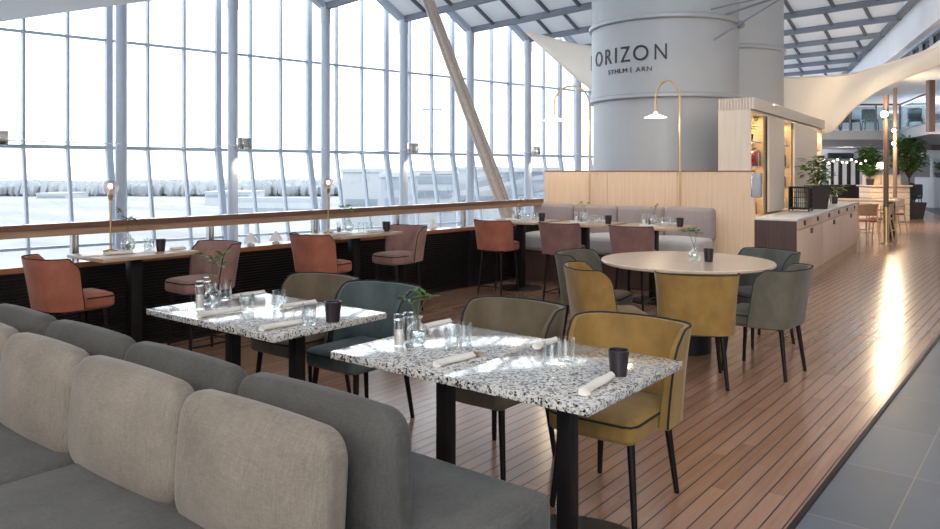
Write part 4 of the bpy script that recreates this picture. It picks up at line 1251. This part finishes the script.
m = MB(); m.lbox((-.95, -.45, .80), (.95, .45, .84), .004); m.build('tabletop', M['oak'], t)
for sx in (-.8, .8):
    for sy in (-.36, .36):
        m = MB(); m.lbox((sx-.035, sy-.035, 0), (sx+.035, sy+.035, .80)); m.build('leg', M['black'], t)
def pole(px, d, ztop, label, lamp):
    p = far(px, d); t = thing('wooden_pole', label, 'pole', p, TH, 'wooden poles beyond the counter')
    m = MB(); m.rod((0, 0, .75), (0, 0, ztop), .05, n=14); m.build('shaft', M['polewood'], t)
    m = MB(); m.rod((0, 0, 0), (0, 0, .75), .058, n=14); m.rod((0, 0, 0), (0, 0, .03), .11, n=18); m.build('metal_foot', M['brass'], t)
    for z in lamp:
        m = MB(); m.rod((-.06, -.05, z), (-.10, -.12, z-.03), .035, .05, 12); h = m.build('spot_head', M['chrome'], t)
        m = MB(); m.sphere((-.11, -.14, z-.04), .07 if d < 18 else .05, 12); m.build('bulb', M['bulb'], t)
        Lp = bpy.data.lights.new('pole_light', 'POINT'); Lp.energy = 45; Lp.color = (1, .76, .5); Lp.shadow_soft_size = .06
        lo = bpy.data.objects.new('pole_light', Lp); COL.objects.link(lo); lo.parent = t; lo.location = (-.2, -.28, z-.06)
pole(886, 15.4, 3.02, 'nearer wooden pole with bright spotlights, past the counter end', (2.66,))
pole(895, 20.5, 3.72, 'farther wooden pole behind the lit one', (2.25, 2.6))
# planked island with plants
isl = far(884, 22.2)
t = thing('planked_island', 'pale planked wooden bar island in front of the indoor tree', 'bar', isl, TH)
m = MB()
for k in range(6): m.lbox((-.55, -.35, .02+k*.165), (.55, .35, .175+k*.165), .008)
m.build('planked_body', M['oak'], t)
m = MB(); m.lbox((-.60, -.42, 1.02), (.60, .42, 1.06), .005); m.build('worktop', M['oak'], t)
m = MB(); m.lbox((-.45, .1, 1.06), (.55, .35, 1.36), .01); m.build('raised_shelf', M['oak'], t)
p = far(881, 21.95, 1.062); l = thing('table_lamp', 'small warm table lamp on the planked island', 'lamp', p)
m = MB(); m.lathe([(0, 0), (.06, 0), (.06, .015), (.012, .02), (.012, .5), (0, .5)], n=14); m.build('base', M['brass'], l)
m = MB(); m.lathe([(.16, .47), (.08, .66), (.075, .66), (.155, .47)], n=20); m.build('lamp_shade', M['disc'], l)
plant('potted_plant', 'bright green fern at the left end of the planked island', far(870, 22.0, 1.062), (.12, .09, .18, 20), .40, 150, .18, .24, 51)
plant('potted_plant', 'dark green plant at the right end of the planked island', far(896, 22.1, 1.362), (.10, .08, .14, 20), .3, 70, .16, .3, 52, 'leafdark')
tr_ = far(909, 23.7)
plant('indoor_tree', 'tall leafy indoor tree behind the wooden poles', tr_, (.35, .28, .5, 4), 1.2, 520, .19, 1.05, 53, 'leafdark', trunk=1.1, ball=(.50, .60, .66))
plant('indoor_tree', 'leafy indoor tree left of the nearer wooden pole', far(869, 24.6), (.32, .26, .5, 4), .95, 340, .18, .8, 54, 'leafdark', trunk=1.1, ball=(.34, .48, .52))
# string lights
a, b = sky(822, 157, 24), sky(868, 158, 23)
t = thing('string_lights', 'string of warm bulbs hanging in front of the far shop front', 'string lights', a)
pts = [a.lerp(b, i/20) - Vector((0, 0, .14*(1-abs(((i/20*3) % 1)*2-1)))) for i in range(21)]
m = MB(); m.tube([q - a for q in pts], .008, 5); m.build('cable', M['black'], t)
for i in range(1, 20, 2):
    m = MB(); m.sphere(pts[i]-a - Vector((0, 0, .05)), .028, 10); m.build('bulb', M['bulb'], t)
# kiosk on the right edge
k0 = far(940, 30.5); t = thing('white_kiosk', 'white kiosk with a dark sign band at the right edge of the picture', 'kiosk', k0, TH)
m = MB(); m.lbox((-.55, -.5, 0), (1.4, .8, 1.20), .01); m.build('counter', M['fascia'], t)
m = MB(); m.lbox((-.65, -.5, 2.28), (1.4, .8, 2.55)); m.build('sign_band', M['darkwood'], t)
m = MB(); m.lbox((-.68, -.52, 1.95), (1.4, .8, 2.28)); m.build('canopy', M['fascia'], t)
for x in (-.58, 1.3):
    m = MB(); m.lbox((x-.04, -.45, 1.2), (x+.04, -.37, 1.95)); m.build('post', M['fascia'], t)
plant('potted_plant', 'bright green plant standing on the white kiosk', far(942, 30.6, 1.202), (.2, .16, .2, 4), .40, 120, .2, .34, 55)
for i, (px, d) in enumerate(((906, 28.5), (913.5, 30), (920, 32.5))):
    p = far(px, d); t = thing('lounge_chair', ('left', 'middle', 'right')[i] + ' one of three dark chairs in the shade beside the white kiosk', 'chair', p, TH + (.6, 2.4, 3.6)[i], 'dark chairs by the kiosk')
    m = MB(); m.cushion((0, 0, .42), (.27, .26, .06), (.06, .06, .04)); m.build('seat', M['sofadark'], t)
    m = MB(); m.cushion((0, -.25, .68), (.27, .05, .26), (.06, .04, .06)); m.build('backrest', M['sofadark'], t)
    for sx in (-1, 1):
        for sy in (-1, 1):
            m = MB(); m.rod((sx*.22, sy*.2, .38), (sx*.25, sy*.24, 0), .018, .012, 8); m.build('leg', M['leg'], t)
for i, px in enumerate((833, 851, 870)):
    p = far(px, 26.6, 2.8); t = thing('lounge_chair', ('first', 'second', 'third')[i] + ' dark chair from the left behind the mezzanine balustrade', 'chair', p, TH + (2.6, 3.4, 2.9, 3.9)[i], 'dark chairs on the mezzanine')
    m = MB(); m.cushion((0, 0, .42), (.22, .22, .05), (.06, .06, .04)); m.build('seat', M['sofadark'], t)
    m = MB(); m.cushion((0, -.22, .66), (.22, .04, .19), (.06, .04, .06)); m.build('backrest', M['sofadark'], t)
    for sx in (-1, 1):
        for sy in (-1, 1):
            m = MB(); m.rod((sx*.2, sy*.2, .38), (sx*.22, sy*.22, 0), .018, .014, 8); m.build('leg', M['leg'], t)

# ------------------------------------------------------------------ light, camera, colour
wd = bpy.data.worlds.new('sky'); SC.world = wd; wd.use_nodes = True
nt = wd.node_tree; nt.nodes.clear()
bg = nt.nodes.new('ShaderNodeBackground'); ou = nt.nodes.new('ShaderNodeOutputWorld')
tc = nt.nodes.new('ShaderNodeTexCoord'); sp = nt.nodes.new('ShaderNodeSeparateXYZ'); rp = nt.nodes.new('ShaderNodeValToRGB')
nt.links.new(tc.outputs['Generated'], sp.inputs[0]); nt.links.new(sp.outputs[2], rp.inputs[0])
e = rp.color_ramp.elements; e[0].position = 0; e[0].color = (.82, .88, .95, 1); e[1].position = .5; e[1].color = (.94, .97, 1.0, 1)
nt.links.new(rp.outputs[0], bg.inputs[0]); bg.inputs[1].default_value = 2.8
nt.links.new(bg.outputs[0], ou.inputs[0])
def area(name, loc, target, size, energy, col, long=None):
    l = bpy.data.lights.new(name, 'AREA'); l.energy = energy; l.color = col; l.shape = 'RECTANGLE' if long else 'DISK'; l.size = size
    o = bpy.data.objects.new(name, l); COL.objects.link(o); o.location = loc
    q = (Vector(target)-Vector(loc)).to_track_quat('-Z', 'Y')
    if long:
        l.size_y = long
        z = (Vector(loc)-Vector(target)).normalized(); y = (RW(9, 0)-RW(8, 0)).normalized(); x = y.cross(z).normalized(); y = z.cross(x)
        q = Matrix((x, y, z)).transposed().to_quaternion()
    o.rotation_euler = q.to_euler()
    return o
# added unseen warm fill under the upper storey for the walkway floor glow
cv = area('walkway_fill_light', RW(8, 3.9, -.9), RW(8, 0, 1.6), 4.0, 38, (1, .78, .54), 15)

for i, (x, y, e) in enumerate(((-1.6, -3.4, 55), (1.4, -2.0, 55), (1.4, 3.5, 50))):  # added warm fill from the viewer's side, unseen, for the near sofa
    area('hall_fill_light', (x, y, 3.4), (x-1.6, y+4.2, .6), .8, e, (1, .82, .62))
for y, z in ((1.2, 2.47), (3.6, 2.47)):
    area('sail_uplight', BF.p(-.12, y, z), BF.p(.9, y+2.2, 4.2), .25, 19, (1, .84, .66))
for d in (20, 27, 33):
    area('mezzanine_fill_light', RW(d, 3.9, -1.6), RW(d, 2.8, -2.6), .8, 90, (.92, .96, 1))  # unseen cool fill added to lighten the mezzanine wall and soffit
area('shop_fill_light', far(845, 33, 2.42), far(845, 35.5, .6), .6, 60, (1, .93, .84))  # added fill that brightens the far shop front
area('kiosk_fill_light', far(925, 27.5, 3.85), far(938, 30.3, 1.0), .6, 90, (1, .93, .84))  # unseen fill added to whiten the kiosk
area('island_fill_light', far(880, 19.0, 2.42), far(884, 22.2, 1.2), .4, 55, (1, .80, .55))  # added warm fill, unseen, to brighten things around the island
cam = bpy.data.cameras.new('camera'); co = bpy.data.objects.new('camera', cam); COL.objects.link(co)
cam.sensor_fit = 'HORIZONTAL'; cam.sensor_width = 36; cam.lens = F/940*36
cam.shift_y = -(529/2 - HY)/940
cam.clip_end = 3000; cam.clip_start = .05
co.location = (0, 0, EYE); co.rotation_euler = (PI/2, 0, TH)
SC.camera = co
v = SC.view_settings
v.view_transform = 'Standard'; v.look = 'None'; v.exposure = 0.58; v.gamma = 1; v.use_curve_mapping = False
SC.cycles.max_bounces = 8; SC.cycles.diffuse_bounces = 4; SC.cycles.glossy_bounces = 4; SC.cycles.transparent_max_bounces = 24
